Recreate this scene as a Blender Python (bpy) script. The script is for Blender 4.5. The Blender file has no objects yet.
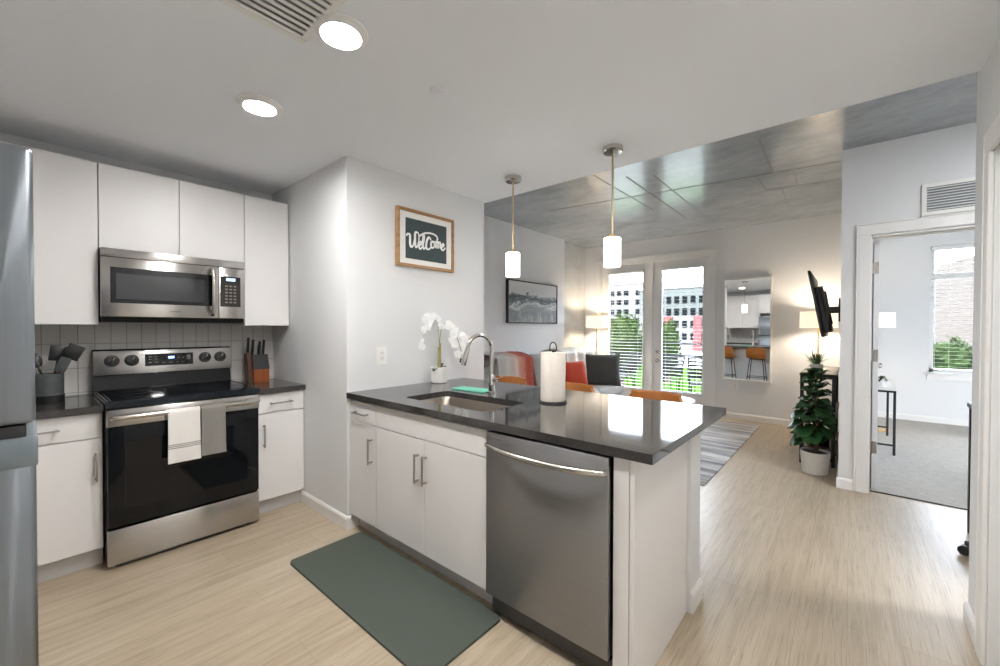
import bpy, bmesh, math, random
from mathutils import Vector, Matrix, Euler
random.seed(7)
PI = math.pi
D = bpy.data
SC = bpy.context.scene
COL = SC.collection

# ------------------------------------------------------------------ camera
cam_d = D.cameras.new('camera'); cam = D.objects.new('camera', cam_d); COL.objects.link(cam)
cam_d.sensor_width = 36.0; cam_d.lens = 409.52 * 36 / 1000; cam_d.clip_start = 0.02; cam_d.clip_end = 600
YAW, PIT, ROL = math.radians(40.5963), math.radians(0.72443), math.radians(0.1437)
_f = Vector((math.cos(YAW), math.sin(YAW), 0)); _r = Vector((math.sin(YAW), -math.cos(YAW), 0)); _u = Vector((0, 0, 1))
_f2 = _f * math.cos(PIT) - _u * math.sin(PIT); _u2 = _u * math.cos(PIT) + _f * math.sin(PIT)
_r3 = _r * math.cos(ROL) + _u2 * math.sin(ROL); _u3 = _u2 * math.cos(ROL) - _r * math.sin(ROL)
cam.matrix_world = Matrix(((_r3.x, _u3.x, -_f2.x, 0), (_r3.y, _u3.y, -_f2.y, 0), (_r3.z, _u3.z, -_f2.z, 1.355), (0, 0, 0, 1)))
SC.camera = cam

# ------------------------------------------------------------------ render look
SC.view_settings.view_transform = 'Standard'; SC.view_settings.look = 'None'
SC.view_settings.exposure = 1.36; SC.view_settings.gamma = 1.0; SC.view_settings.use_curve_mapping = False
try:
    cy = SC.cycles
    cy.use_denoising = True; cy.max_bounces = 10; cy.diffuse_bounces = 6; cy.glossy_bounces = 5
    cy.transparent_max_bounces = 16; cy.transmission_bounces = 8
    cy.sample_clamp_indirect = 4.0; cy.caustics_reflective = False; cy.caustics_refractive = False
    cy.use_light_tree = True; cy.blur_glossy = 0.5
except Exception:
    pass

# ------------------------------------------------------------------ world: bright hazy white-blue sky
W = D.worlds.new('sky'); SC.world = W; W.use_nodes = True
wn = W.node_tree; wn.nodes.clear()
wo = wn.nodes.new('ShaderNodeOutputWorld'); bg = wn.nodes.new('ShaderNodeBackground')
tc = wn.nodes.new('ShaderNodeTexCoord'); sp = wn.nodes.new('ShaderNodeSeparateXYZ'); cr = wn.nodes.new('ShaderNodeValToRGB')
wn.links.new(tc.outputs['Generated'], sp.inputs[0]); wn.links.new(sp.outputs['Z'], cr.inputs[0])
# overcast sky: white at the horizon, about four times brighter overhead
_e = cr.color_ramp.elements; _e.new(0.35)
for _k, (_p, _c) in enumerate(((0.0, (0.165, 0.172, 0.182, 1)), (0.35, (0.52, 0.57, 0.64, 1)), (1.0, (0.86, 0.96, 1.08, 1)))): _e[_k].position = _p; _e[_k].color = _c
wn.links.new(cr.outputs[0], bg.inputs[0]); bg.inputs[1].default_value = 17.5
wn.links.new(bg.outputs[0], wo.inputs[0])

def lamp(name, kind, loc, power, color=(1, 1, 1), size=0.15, rot=(0, 0, 0), **kw):
    l = D.lights.new(name, kind); l.energy = power; l.color = color
    if kind == 'AREA': l.shape = 'DISK'; l.size = size
    if kind == 'POINT': l.shadow_soft_size = size
    for k, v in kw.items(): setattr(l, k, v)
    o = D.objects.new(name, l); o.location = loc; o.rotation_euler = rot; COL.objects.link(o); return o
# hazy sun from behind the apartment block, lights the facades across the street
lamp('sun', 'SUN', (0, 0, 30), 1.0, (1, 0.96, 0.9), rot=(math.radians(48), 0, math.radians(-70)), angle=math.radians(6))
WARM = (1.0, 0.93, 0.84)
KIT = 152          # radiance of the downlight lenses
# ceiling downlights: the two in view, and two more added out of view to brighten the rooms
DOWN = [(0.807, 1.500), (0.800, 2.308)]
DOWN_ADDED = [(0.807, 0.62), (1.30, -0.12)]
lamp('nook_bulb', 'AREA', (3.2, -1.6, 2.80), 23, (.97, 0.98, 1), size=0.6)  # unseen area light added to brighten the living room from the nook
lamp('bedroom_bulb', 'AREA', (6.7, -2.0, 2.80), 2, (1, 0.98, 0.95), size=0.3)  # weak unseen fill added to lift the bedroom

# ------------------------------------------------------------------ mesh helpers
ORG = {}
class MB:
    def __init__(s): s.bm = bmesh.new(); s.mi = 0
    def _tag(s, geom):
        for g in geom:
            if isinstance(g, bmesh.types.BMFace): g.material_index = s.mi
    def _new(s, before):
        for f in s.bm.faces:
            if f.index == -1 or f not in before: pass
    def mesh(s, verts, faces):
        vs = [s.bm.verts.new(v) for v in verts]
        for f in faces:
            try:
                nf = s.bm.faces.new([vs[i] for i in f]); nf.material_index = s.mi
            except ValueError: pass
        return vs
    def merge(s, b):
        me = D.meshes.new('tmp'); b.to_mesh(me); b.free()
        vs = [v.co.copy() for v in me.vertices]; fs = [tuple(p.vertices) for p in me.polygons]
        D.meshes.remove(me); return s.mesh(vs, fs)
    def obox(s, c, size, rot=None, bev=0, seg=2):
        b = bmesh.new(); bmesh.ops.create_cube(b, size=1)
        for v in b.verts: v.co = Vector((v.co.x * size[0], v.co.y * size[1], v.co.z * size[2]))
        if bev > 0:
            bev = min(bev, 0.49 * min(abs(k) for k in size))
            bmesh.ops.bevel(b, geom=list(b.edges), offset=bev, segments=seg, profile=0.5, affect='EDGES')
        M = Matrix.Translation(Vector(c)) @ (rot.to_4x4() if rot is not None else Matrix.Identity(4))
        bmesh.ops.transform(b, matrix=M, verts=list(b.verts)); s.merge(b); return s
    def box(s, x0, x1, y0, y1, z0, z1, bev=0, seg=2):
        return s.obox(((x0 + x1) / 2, (y0 + y1) / 2, (z0 + z1) / 2), (abs(x1 - x0), abs(y1 - y0), abs(z1 - z0)), None, bev, seg)
    def tube(s, pts, r, n=10, caps=True, closed=False):
        pts = [Vector(p) for p in pts]; m = len(pts); R = r if isinstance(r, (list, tuple)) else [r] * m
        rings = []; up = None; vs_all = []
        for i, p in enumerate(pts):
            if closed: t = pts[(i + 1) % m] - pts[i - 1]
            else: t = (pts[min(i + 1, m - 1)] - pts[max(i - 1, 0)])
            t.normalize()
            if up is None:
                up = Vector((0, 0, 1)) if abs(t.z) < 0.9 else Vector((1, 0, 0))
            a = t.cross(up); 
            if a.length < 1e-5: a = t.cross(Vector((0, 1, 0)))
            a.normalize(); b = a.cross(t).normalized(); up = b
            rings.append([p + (a * math.cos(2 * PI * k / n) + b * math.sin(2 * PI * k / n)) * R[i] for k in range(n)])
        vs = [v for rg in rings for v in rg]; fs = []
        for i in range(m if closed else m - 1):
            j = (i + 1) % m
            for k in range(n): fs.append((i * n + k, i * n + (k + 1) % n, j * n + (k + 1) % n, j * n + k))
        if caps and not closed: fs.append(tuple(range(n))[::-1]); fs.append(tuple((m - 1) * n + k for k in range(n)))
        s.mesh(vs, fs); return s
    def cyl(s, p0, p1, r0, r1=None, n=20): return s.tube([p0, p1], [r0, r0 if r1 is None else r1], n)
    def lathe(s, prof, c=(0, 0, 0), n=32, axis='z'):
        vs = []; fs = []; m = len(prof)
        for (r, z) in prof:
            for k in range(n):
                a = 2 * PI * k / n; r_ = max(r, 1e-4)
                p = (r_ * math.cos(a), r_ * math.sin(a), z)
                if axis == 'x': p = (p[2], p[0], p[1])
                if axis == 'y': p = (p[0], p[2], p[1])
                vs.append(Vector(p) + Vector(c))
        for i in range(m - 1):
            for k in range(n): fs.append((i * n + k, i * n + (k + 1) % n, (i + 1) * n + (k + 1) % n, (i + 1) * n + k))
        if prof[0][0] > 1e-3 and prof[-1][0] > 1e-3:      # ring-shaped profile: close it on itself
            fs += [((m - 1) * n + k, (m - 1) * n + (k + 1) % n, (k + 1) % n, k) for k in range(n)]
        else:
            fs.append(tuple(range(n))[::-1]); fs.append(tuple((m - 1) * n + k for k in range(n)))
        s.mesh(vs, fs); return s
    def prism(s, poly, axis, a0, a1):
        # poly: list of 2-D points; axis x: (y,z), y: (x,z), z: (x,y)
        def P(q, a):
            return {'x': (a, q[0], q[1]), 'y': (q[0], a, q[1]), 'z': (q[0], q[1], a)}[axis]
        n = len(poly); vs = [P(q, a0) for q in poly] + [P(q, a1) for q in poly]
        fs = [tuple(range(n)), tuple(range(2 * n - 1, n - 1, -1))] + [(i, (i + 1) % n, n + (i + 1) % n, n + i) for i in range(n)]
        s.mesh(vs, fs); return s
    def sheet(s, fn, nu, nv, th=0.0):
        P = [[Vector(fn(i / nu, j / nv)) for j in range(nv + 1)] for i in range(nu + 1)]
        vs = [p for row in P for p in row]; w = nv + 1; fs = []
        for i in range(nu):
            for j in range(nv): fs.append((i * w + j, (i + 1) * w + j, (i + 1) * w + j + 1, i * w + j + 1))
        if th > 0:
            N = len(vs); ns = []
            for i in range(nu + 1):
                for j in range(nv + 1):
                    du = P[min(i + 1, nu)][j] - P[max(i - 1, 0)][j]; dv = P[i][min(j + 1, nv)] - P[i][max(j - 1, 0)]
                    q = du.cross(dv); ns.append(q.normalized() if q.length > 1e-9 else Vector((0, 0, 1)))
            v2 = [v - n_ * th for v, n_ in zip(vs, ns)]
            f2 = [tuple(N + k for k in f[::-1]) for f in fs]
            bd = [(i * w, (i + 1) * w) for i in range(nu)] + [((i + 1) * w + nv, i * w + nv) for i in range(nu)] + \
                 [(j + 1, j) for j in range(nv)] + [(nu * w + j, nu * w + j + 1) for j in range(nv)]
            vs = vs + v2; fs = fs + f2 + [(b, a, N + a, N + b) for a, b in bd]
        s.mesh(vs, fs); return s
    def ell(s, c, r, nu=16, nv=10, rot=None, fn=None):
        vs = []; fs = []
        for j in range(nv + 1):
            t = PI * j / nv
            for i in range(nu):
                a = 2 * PI * i / nu; d = Vector((math.sin(t) * math.cos(a), math.sin(t) * math.sin(a), math.cos(t)))
                k = fn(d) if fn else 1
                p = Vector((d.x * r[0], d.y * r[1], d.z * r[2])) * k
                if rot is not None: p = rot @ p
                vs.append(p + Vector(c))
        for j in range(nv):
            for i in range(nu): fs.append((j * nu + i, j * nu + (i + 1) % nu, (j + 1) * nu + (i + 1) % nu, (j + 1) * nu + i))
        s.mesh(vs, fs); return s
    def build(s, name, mat, parent=None, label=None, sm=32, origin=None):
        b = s.bm
        bmesh.ops.recalc_face_normals(b, faces=list(b.faces))
        me = D.meshes.new(name); b.to_mesh(me); b.free()
        o = D.objects.new(name, me); COL.objects.link(o)
        for m in (mat if isinstance(mat, (list, tuple)) else [mat]): me.materials.append(m)
        if parent is not None:
            off = ORG[parent.name]; o.parent = parent; loc = Vector((0, 0, 0))
        else:
            cs = [v.co for v in me.vertices]
            off = Vector(((min(c.x for c in cs) + max(c.x for c in cs)) / 2, (min(c.y for c in cs) + max(c.y for c in cs)) / 2, min(c.z for c in cs))) if origin is None else Vector(origin)
            o.location = off
        me.transform(Matrix.Translation(-off)); ORG[o.name] = off.copy()
        if sm:
            for p in me.polygons: p.use_smooth = True
            me.set_sharp_from_angle(angle=math.radians(sm))
        if label: o['label'] = label
        return o
def tag(o, label, cat, group=None, kind=None):
    o['label'] = label; o['category'] = cat
    if group: o['group'] = group
    if kind: o['kind'] = kind
    return o
def thing(name, label, cat, loc, group=None):
    o = D.objects.new(name, None); o.empty_display_size = 0.05; o.location = loc; COL.objects.link(o); ORG[o.name] = Vector(loc)
    return tag(o, label, cat, group)
def struct(o, label=None):
    o['kind'] = 'structure'
    if label: o['label'] = label
    return o
def copy_tree(o, parent=None):
    c = o.copy(); COL.objects.link(c); ORG[c.name] = ORG[o.name].copy()
    if parent is not None: c.parent = parent
    for ch in list(o.children): copy_tree(ch, c)
    return c
def smooth_pts(pts, k=6):
    pts = [Vector(p) for p in pts]; out = []
    for i in range(len(pts) - 1):
        p0, p1, p2, p3 = pts[max(i - 1, 0)], pts[i], pts[i + 1], pts[min(i + 2, len(pts) - 1)]
        for j in range(k):
            t = j / k
            out.append(0.5 * ((2 * p1) + (p2 - p0) * t + (2 * p0 - 5 * p1 + 4 * p2 - p3) * t * t + (3 * p1 - p0 - 3 * p2 + p3) * t ** 3))
    out.append(pts[-1]); return out

# ------------------------------------------------------------------ materials
def S(r, g, b): # sRGB 0-255 to linear
    f = lambda c: (c / 255 / 12.92) if c / 255 <= 0.04045 else ((c / 255 + 0.055) / 1.055) ** 2.4
    return (f(r), f(g), f(b), 1)
class Mat:
    def __init__(s, name, col=(0.8, 0.8, 0.8, 1), rough=0.5, metal=0.0, **kw):
        s.m = D.materials.new(name); s.m.use_nodes = True; s.t = s.m.node_tree
        s.p = s.t.nodes['Principled BSDF']; s.out = s.t.nodes['Material Output']
        s.p.inputs['Base Color'].default_value = col; s.p.inputs['Roughness'].default_value = rough; s.p.inputs['Metallic'].default_value = metal
        for k, v in kw.items(): s.p.inputs[k].default_value = v
    def n(s, t, **kw):
        x = s.t.nodes.new('ShaderNode' + t)
        for k, v in kw.items():
            if hasattr(x, k): setattr(x, k, v)
            else: x.inputs[k].default_value = v
        return x
    def l(s, a, b): s.t.links.new(a, b)
    def pos(s, scale=(1, 1, 1), rot=(0, 0, 0), obj=False):
        if obj: src = s.n('TexCoord').outputs['Object']
        else: src = s.n('NewGeometry').outputs['Position']
        m = s.n('Mapping'); m.inputs['Scale'].default_value = scale; m.inputs['Rotation'].default_value = rot
        s.l(src, m.inputs['Vector']); return m.outputs['Vector']
    def noise(s, vec, scale, detail=4, rough=0.55, dist=0.0):
        x = s.n('TexNoise'); x.inputs['Scale'].default_value = scale; x.inputs['Detail'].default_value = detail
        x.inputs['Roughness'].default_value = rough; x.inputs['Distortion'].default_value = dist; s.l(vec, x.inputs['Vector']); return x.outputs['Fac']
    def ramp(s, fac, stops, interp='LINEAR'):
        x = s.n('ValToRGB'); e = x.color_ramp.elements; x.color_ramp.interpolation = interp
        while len(e) < len(stops): e.new(0.5)
        for i, (p, c) in enumerate(stops): e[i].position = p; e[i].color = c if len(c) == 4 else (*c, 1)
        s.l(fac, x.inputs['Fac']); return x.outputs['Color']
    def mix(s, fac, a, b, mode='MIX'):
        x = s.n('Mix'); x.data_type = 'RGBA'; x.blend_type = mode
        for v, i in ((fac, 0), (a, 6), (b, 7)):
            if hasattr(v, 'is_output'): s.l(v, x.inputs[i])
            else: x.inputs[i].default_value = v
        return x.outputs[2]
    def bump(s, h, strength=0.2, dist=0.01):
        b = s.n('Bump'); b.inputs['Strength'].default_value = strength; b.inputs['Distance'].default_value = dist
        s.l(h, b.inputs['Height']); s.l(b.outputs['Normal'], s.p.inputs['Normal']); return s
    def col(s, c): s.l(c, s.p.inputs['Base Color']); return s
def plain(name, c, rough=0.5, metal=0.0, var=0.0, vs=6, bump=0.0, bs=60, **kw):
    m = Mat(name, c, rough, metal, **kw)
    if var:
        f = m.noise(m.pos(), vs, 4); k0 = tuple(x * (1 - var) for x in c[:3]); k1 = tuple(min(1, x * (1 + var)) for x in c[:3])
        m.col(m.ramp(f, [(0.3, k0), (0.7, k1)]))
    if bump: m.bump(m.noise(m.pos(), bs, 3), bump, 0.004)
    return m.m
def emis(name, c, strength, base=(0.9, 0.9, 0.9, 1)):
    m = Mat(name, base, 0.4); m.p.inputs['Emission Color'].default_value = c; m.p.inputs['Emission Strength'].default_value = strength; return m.m
def steel(name, c, rough, ax, k=300):
    m = Mat(name, c, rough, 1.0)
    k = 900; v = m.pos({'x': (2, k, k), 'y': (k, 2, k), 'z': (k, k, 2)}[ax])
    f = m.noise(v, 1.0, 3)
    m.col(m.ramp(f, [(0.3, tuple(q * .93 for q in c[:3])), (0.7, tuple(min(1, q * 1.05) for q in c[:3]))]))
    m.p.inputs['Anisotropic'].default_value = 0.85
    tv = m.n('CombineXYZ'); tv.inputs[2 if ax != 'z' else 1].default_value = 1.0; m.l(tv.outputs[0], m.p.inputs['Tangent'])
    return m.m

M = {}
M['wall'] = plain('wall_paint', S(224, 225, 226), 0.75, bump=0.05, bs=220)
M['ceil'] = plain('ceiling_paint', S(241, 244, 248), 0.8, bump=0.05, bs=200)
M['trim'] = plain('trim_paint', S(232, 231, 229), 0.4)
M['cab'] = plain('cabinet_laminate', S(229, 227, 226), 0.38)
M['cabin'] = plain('cabinet_core', S(205, 202, 198), 0.6)
M['toe'] = plain('toe_kick_grey', S(196, 195, 194), 0.5, var=0.04)
M['steelx'] = steel('brushed_steel', S(190, 187, 184), 0.26, 'x')
M['steely'] = steel('brushed_steel_dishwasher', S(150, 149, 149), 0.40, 'y')
M['steelz'] = steel('brushed_steel_fridge', S(150, 156, 162), 0.33, 'z')
M['nickel'] = plain('satin_nickel', S(196, 190, 182), 0.22, 1.0)
M['chrome'] = plain('polished_nickel', S(205, 201, 196), 0.10, 1.0)
M['pull'] = plain('pull_nickel', S(170, 165, 160), 0.3, 1.0)
M['brass'] = plain('brushed_brass', S(205, 170, 110), 0.28, 1.0)
M['blackgl'] = plain('black_glass', (0.004, 0.005, 0.007, 1), 0.04, **{'Specular IOR Level': 0.32})
M['blackp'] = plain('black_plastic', (0.012, 0.012, 0.013, 1), 0.35)
M['blackm'] = plain('black_metal', (0.016, 0.016, 0.017, 1), 0.4)
M['rail'] = plain('matt_black_outdoor_metal', (0.008, 0.008, 0.009, 1), 0.75, **{'Specular IOR Level': 0.08})
M['dark'] = plain('dark_gap', (0.004, 0.004, 0.004, 1), 0.9)
M['white'] = plain('white_ceramic', S(236, 234, 231), 0.25)
M['whitep'] = plain('white_plastic', S(236, 235, 232), 0.35)

# vinyl plank floor, planks along x
m = Mat('vinyl_plank_floor', rough=0.38)
br = m.n('TexBrick'); br.offset = 0.37; br.offset_frequency = 3
br.inputs['Color1'].default_value = (0, 0, 0, 1); br.inputs['Color2'].default_value = (1, 1, 1, 1); br.inputs['Mortar'].default_value = (0.5, 0.5, 0.5, 1)
br.inputs['Scale'].default_value = 1; br.inputs['Mortar Size'].default_value = 0.0012; br.inputs['Mortar Smooth'].default_value = 0.3
br.inputs['Bias'].default_value = 0; br.inputs['Brick Width'].default_value = 1.22; br.inputs['Row Height'].default_value = 0.18
m.l(m.pos(), br.inputs['Vector'])
tone = m.ramp(br.outputs['Color'], [(0, S(180, 165, 143)), (0.5, S(171, 155, 132)), (1, S(188, 174, 153))])
grain = m.noise(m.pos((1.6, 26, 1)), 1.0, 6, 0.62, 0.6)
tone = m.mix(0.55, tone, m.ramp(grain, [(0.30, S(150, 134, 111)), (0.5, S(178, 163, 141)), (0.75, S(196, 184, 165))]))
fine = m.noise(m.pos((5, 150, 1)), 1.0, 3, 0.6)
tone = m.mix(m.ramp(fine, [(0.30, (0.55, 0.55, 0.55)), (0.47, (0, 0, 0))]), tone, S(128, 113, 95))
tone = m.mix(m.ramp(br.outputs['Fac'], [(0.4, (0, 0, 0)), (1, (0.5, 0.5, 0.5))]), tone, S(140, 122, 100))
m.col(tone); m.bump(fine, 0.06, 0.002)
M['floor'] = m.m
# carpet
m = Mat('grey_carpet', rough=0.95)
f = m.noise(m.pos(), 190, 3, 0.7); f2 = m.noise(m.pos(), 14, 3)
c = m.ramp(f, [(0.3, S(128, 124, 117)), (0.55, S(186, 182, 175)), (0.8, S(214, 210, 204))]); c = m.mix(0.25, c, m.ramp(f2, [(0.3, S(160, 154, 146)), (0.7, S(200, 197, 190))]))
m.col(c); m.bump(f, 0.8, 0.01); M['carpet'] = m.m
# concrete ceiling / column
def concrete(name, a, b, c, rough, sc=(1.1, 0.7, 1)):
    m = Mat(name, rough=rough)
    f = m.noise(m.pos(sc), 2.2, 8, 0.6, 0.4); g = m.noise(m.pos((3.2, 1.5, 3.2)), 3.0, 7, 0.68)
    x = m.ramp(f, [(0.28, a), (0.5, b), (0.74, c)]); x = m.mix(0.4, x, m.ramp(g, [(0.3, a), (0.7, c)]))
    m.col(x); m.bump(g, 0.03, 0.004)
    rr = m.ramp(f, [(0.3, (rough * 0.8,) * 3), (0.7, (rough * 1.25,) * 3)]); m.l(rr, m.p.inputs['Roughness'])
    return m.m
M['conc'] = concrete('sealed_concrete', S(126, 131, 135), S(154, 159, 163), S(176, 181, 185), 0.17, (.8, .55, 1))
M['concw'] = concrete('grey_concrete_wall', S(170, 170, 168), S(190, 190, 188), S(204, 204, 202), 0.7, (1, 1, 0.5))
M['seam'] = plain('concrete_form_seam', S(120, 119, 116), 0.7)
# granite
m = Mat('dark_grey_granite', rough=0.06)
f = m.noise(m.pos(), 160, 3, 0.7); g = m.noise(m.pos((1, 1, 1)), 9, 6, 0.65, 0.8)
c = m.mix(0.5, m.ramp(f, [(0.3, S(34, 33, 32)), (0.55, S(60, 58, 57)), (0.8, S(112, 109, 106))]), m.ramp(g, [(0.3, S(44, 42, 41)), (0.7, S(78, 75, 73))]))
m.col(c); M['granite'] = m.m
# backsplash tile: stacked upright tiles
m = Mat('grey_glazed_tile', rough=0.16)
sx = m.n('SeparateXYZ'); m.l(m.n('NewGeometry').outputs['Position'], sx.inputs[0])
def cell(src, size, off):
    a = m.n('Math', operation='SUBTRACT'); a.inputs[1].default_value = off; m.l(src, a.inputs[0])
    b = m.n('Math', operation='PINGPONG'); b.inputs[1].default_value = size / 2; m.l(a.outputs[0], b.inputs[0]); return b.outputs[0]
cx_ = m.n('Math', operation='MINIMUM'); 
xy = m.n('Math', operation='ADD'); m.l(sx.outputs['X'], xy.inputs[0]); m.l(sx.outputs['Y'], xy.inputs[1])
m.l(cell(xy.outputs[0], 0.0785, 0.0753 + 3.788), cx_.inputs[0]); m.l(cell(sx.outputs['Z'], 0.157, 0.93), cx_.inputs[1])
g = m.ramp(cx_.outputs[0], [(0.0010, (0, 0, 0)), (0.0022, (1, 1, 1))])
m.col(m.mix(g, S(150, 148, 146), S(205, 203, 200))); m.bump(g, 0.4, 0.002); M['tile'] = m.m
# wood
def wood(name, a, b, ax='x', rough=0.4, k=1):
    m = Mat(name, rough=rough); v = m.pos({'x': (2 * k, 30 * k, 30 * k), 'z': (30 * k, 30 * k, 2 * k), 'y': (30 * k, 2 * k, 30 * k)}[ax])
    f = m.noise(v, 1, 5, 0.6, 0.5); m.col(m.ramp(f, [(0.3, a), (0.7, b)])); return m.m
M['oak'] = wood('oak_frame_wood', S(142, 104, 64), S(180, 140, 94), 'x')
M['cherry'] = wood('cherry_block_wood', S(126, 62, 26), S(160, 88, 44), 'z')
M['walnut'] = wood('dark_walnut', S(70, 40, 26), S(96, 58, 38), 'z')
M['leather'] = plain('tan_leather', S(160, 98, 42), 0.42, var=0.12, vs=14, bump=0.08, bs=180)
# fabrics
def fabric(name, a, b, sc=260, bump=0.5):
    m = Mat(name, rough=0.95); f = m.noise(m.pos(), sc, 3, 0.7); m.col(m.ramp(f, [(0.3, a), (0.7, b)])); m.bump(f, bump, 0.003)
    m.p.inputs['Sheen Weight'].default_value = 0.15; return m.m
M['sofa'] = fabric('light_grey_upholstery', S(168, 168, 166), S(204, 204, 201))
M['cush'] = fabric('mid_grey_cushion_fabric', S(150, 152, 150), S(182, 183, 180))
M['charcoal'] = fabric('charcoal_plush', S(54, 55, 54), S(84, 85, 83))
M['rust'] = fabric('rust_orange_fabric', S(160, 46, 20), S(190, 66, 34))
M['cream'] = fabric('cream_knit', S(214, 208, 198), S(238, 234, 226), 120, 0.8)
M['linen'] = fabric('white_linen_towel', S(222, 218, 213), S(240, 237, 232), 420)
M['greytow'] = fabric('grey_terry_towel', S(112, 108, 104), S(150, 146, 141), 300, 0.9)
M['stripe'] = fabric('towel_stripe_grey', S(132, 128, 124), S(160, 156, 152), 420)
M['paper'] = fabric('paper_towel_sheet', S(226, 216, 204), S(240, 232, 222), 160, 0.25)
m = Mat('green_foam_mat', rough=0.72); f = m.noise(m.pos(), 420, 2); m.col(m.ramp(f, [(0.3, S(64, 71, 64)), (0.7, S(80, 87, 79))])); m.bump(f, 0.3, 0.002); M['mat'] = m.m
M['mint'] = plain('mint_silicone', S(120, 205, 180), 0.5)
M['leaf'] = plain('fig_leaf_green', S(34, 70, 32), 0.42, var=0.35, vs=9)
M['leafd'] = plain('dark_leaf_green', S(44, 62, 40), 0.4, var=0.25, vs=20)
M['grassy'] = plain('grass_blade_green', S(92, 122, 72), 0.5, var=0.3, vs=30)
M['stem'] = plain('stem_green_brown', S(150, 146, 92), 0.6, var=0.2, vs=30)
M['bark'] = plain('bark_brown', S(96, 76, 58), 0.85, var=0.25, vs=30, bump=0.4, bs=60)
M['petal'] = plain('white_petal', S(244, 242, 240), 0.5, **{'Subsurface Weight': 0.1})
M['bud'] = plain('dark_bud', S(60, 44, 46), 0.5)
M['soil'] = plain('dark_soil', S(46, 38, 32), 0.95, bump=0.8, bs=90)
M['pot'] = plain('speckled_white_pot', S(214, 211, 206), 0.6, var=0.05, vs=60)
M['slate'] = plain('slate_grey_crock', S(78, 82, 84), 0.45, var=0.06, vs=30)
M['mirror'] = plain('mirror_glass', (0.92, 0.93, 0.93, 1), 0.012, 1.0)
# thin clear glass
def glass(name, tint=(1, 1, 1, 1), k=1.0):
    m = D.materials.new(name); m.use_nodes = True; t = m.node_tree; t.nodes.clear()
    o = t.nodes.new('ShaderNodeOutputMaterial'); a = t.nodes.new('ShaderNodeBsdfTransparent'); b = t.nodes.new('ShaderNodeBsdfGlossy'); x = t.nodes.new('ShaderNodeMixShader'); fr = t.nodes.new('ShaderNodeFresnel')
    a.inputs[0].default_value = tint; b.inputs['Roughness'].default_value = 0.02; fr.inputs[0].default_value = 1.3
    t.links.new(fr.outputs[0], x.inputs[0]); t.links.new(a.outputs[0], x.inputs[1]); t.links.new(b.outputs[0], x.inputs[2]); t.links.new(x.outputs[0], o.inputs[0]); return m
M['glass'] = glass('window_glass')
M['blind'] = plain('white_blind_slat', S(228, 229, 229), 0.5)

# ================================================================== SETTING
ZK, ZC = 2.495, 2.86          # dropped kitchen ceiling, concrete slab
b = MB(); b.box(-0.9, 4.60, -2.4, 3.95, -0.1, 0); b.box(4.60, 7.10, -0.02, 3.95, -0.1, 0); struct(b.build('floor', M['floor'], sm=0))
b = MB(); b.box(4.60, 8.70, -3.7, -0.02, -0.1, 0.004); b.box(4.6, 4.625, -0.98, -0.12, 0.004, 0.010); struct(b.build('floor_bedroom', M['carpet'], sm=0))
b = MB(); b.box(4.585, 4.602, -0.98, -0.125, 0.0, 0.009, 0.002); struct(b.build('trim_1', M['blackm'], sm=0))
b = MB(); b.box(-0.9, 2.765, -2.4, 3.95, ZK, 3.0); struct(b.build('ceiling_kitchen', M['ceil'], sm=0))
b = MB(); b.box(2.765, 7.10, -3.8, 3.98, ZC, 3.0); b.box(7.10, 8.70, -3.8, 0.07, ZC, 3.0); ck = struct(b.build('ceiling_concrete', M['conc'], sm=0))
# form-board seams in the slab
b = MB()
for (x0, y0), (x1, y1), w in (((4.42, 2.95), (4.80, 0.09), .012), ((3.67, 1.94), (5.3, 1.93), .012), ((3.92, 1.71), (5.94, 1.73), .02), ((4.05, 1.49), (6.44, 1.51), .014),
                           ((3.79, 0.57), (4.76, 0.59), .02), ((4.74, 0.73), (5.29, 0.72), .02), ((4.75, 0.43), (5.33, 0.44), .016), ((5.29, 0.72), (5.36, 0.1), .012), ((5.26, 0.58), (6.75, 0.61), .014)):
    d = Vector((x1 - x0, y1 - y0, 0)); b.obox(((x0 + x1) / 2, (y0 + y1) / 2, ZC - 0.0005), (d.length, w * .65, 0.005), Matrix.Rotation(math.atan2(d.y, d.x), 3, 'Z'))
b.build('slab_seam', M['seam'], ck, sm=0)
# walls
b = MB(); b.box(-0.88, 1.41, 3.80, 3.95, 0, 2.6); struct(b.build('wall_kitchen', M['wall'], sm=0))
b = MB(); b.box(-0.90, -0.745, -0.6, 3.95, 0, 2.6); struct(b.build('wall_left', M['wall'], sm=0))
b = MB(); b.box(1.41, 2.755, 2.555, 3.95, 0, 2.9); struct(b.build('wall_column', M['wall'], sm=0))
b = MB(); b.box(2.755, 6.06, 3.74, 3.95, 0, 2.9); struct(b.build('wall_living', M['wall'], sm=0))
b = MB(); b.box(6.06, 6.95, 3.84, 3.95, 0, 2.9); b.box(6.06, 6.95, 3.838, 3.842, 2.44, 2.452); struct(b.build('wall_concrete', M['concw'], sm=0))
DY0, DY1, DZ = 1.66, 3.51, 2.50     # balcony door opening
b = MB(); b.box(6.94, 7.10, -0.02, DY0, 0, 2.9); b.box(6.94, 7.10, DY1, 3.95, 0, 2.9); b.box(6.94, 7.10, DY0, DY1, DZ, 2.9); struct(b.build('wall_far', M['wall'], sm=0))
b = MB(); b.box(4.64, 8.70, -0.05, 0.07, 0, 2.9); struct(b.build('wall_television', M['wall'], sm=0))
BY0, BY1, BZ = -0.955, -0.125, 2.115  # bedroom doorway
b = MB(); b.box(4.52, 4.64, BY1, 0.07, 0, 2.9); b.box(4.52, 4.64, -2.4, BY0, 0, 2.9); b.box(4.52, 4.64, BY0, BY1, BZ, 2.9); struct(b.build('wall_bedroom_door', M['wall'], sm=0))
RX0, RX1, RZ = 1.62, 2.50, 2.06      # closet door in the right wall
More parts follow.
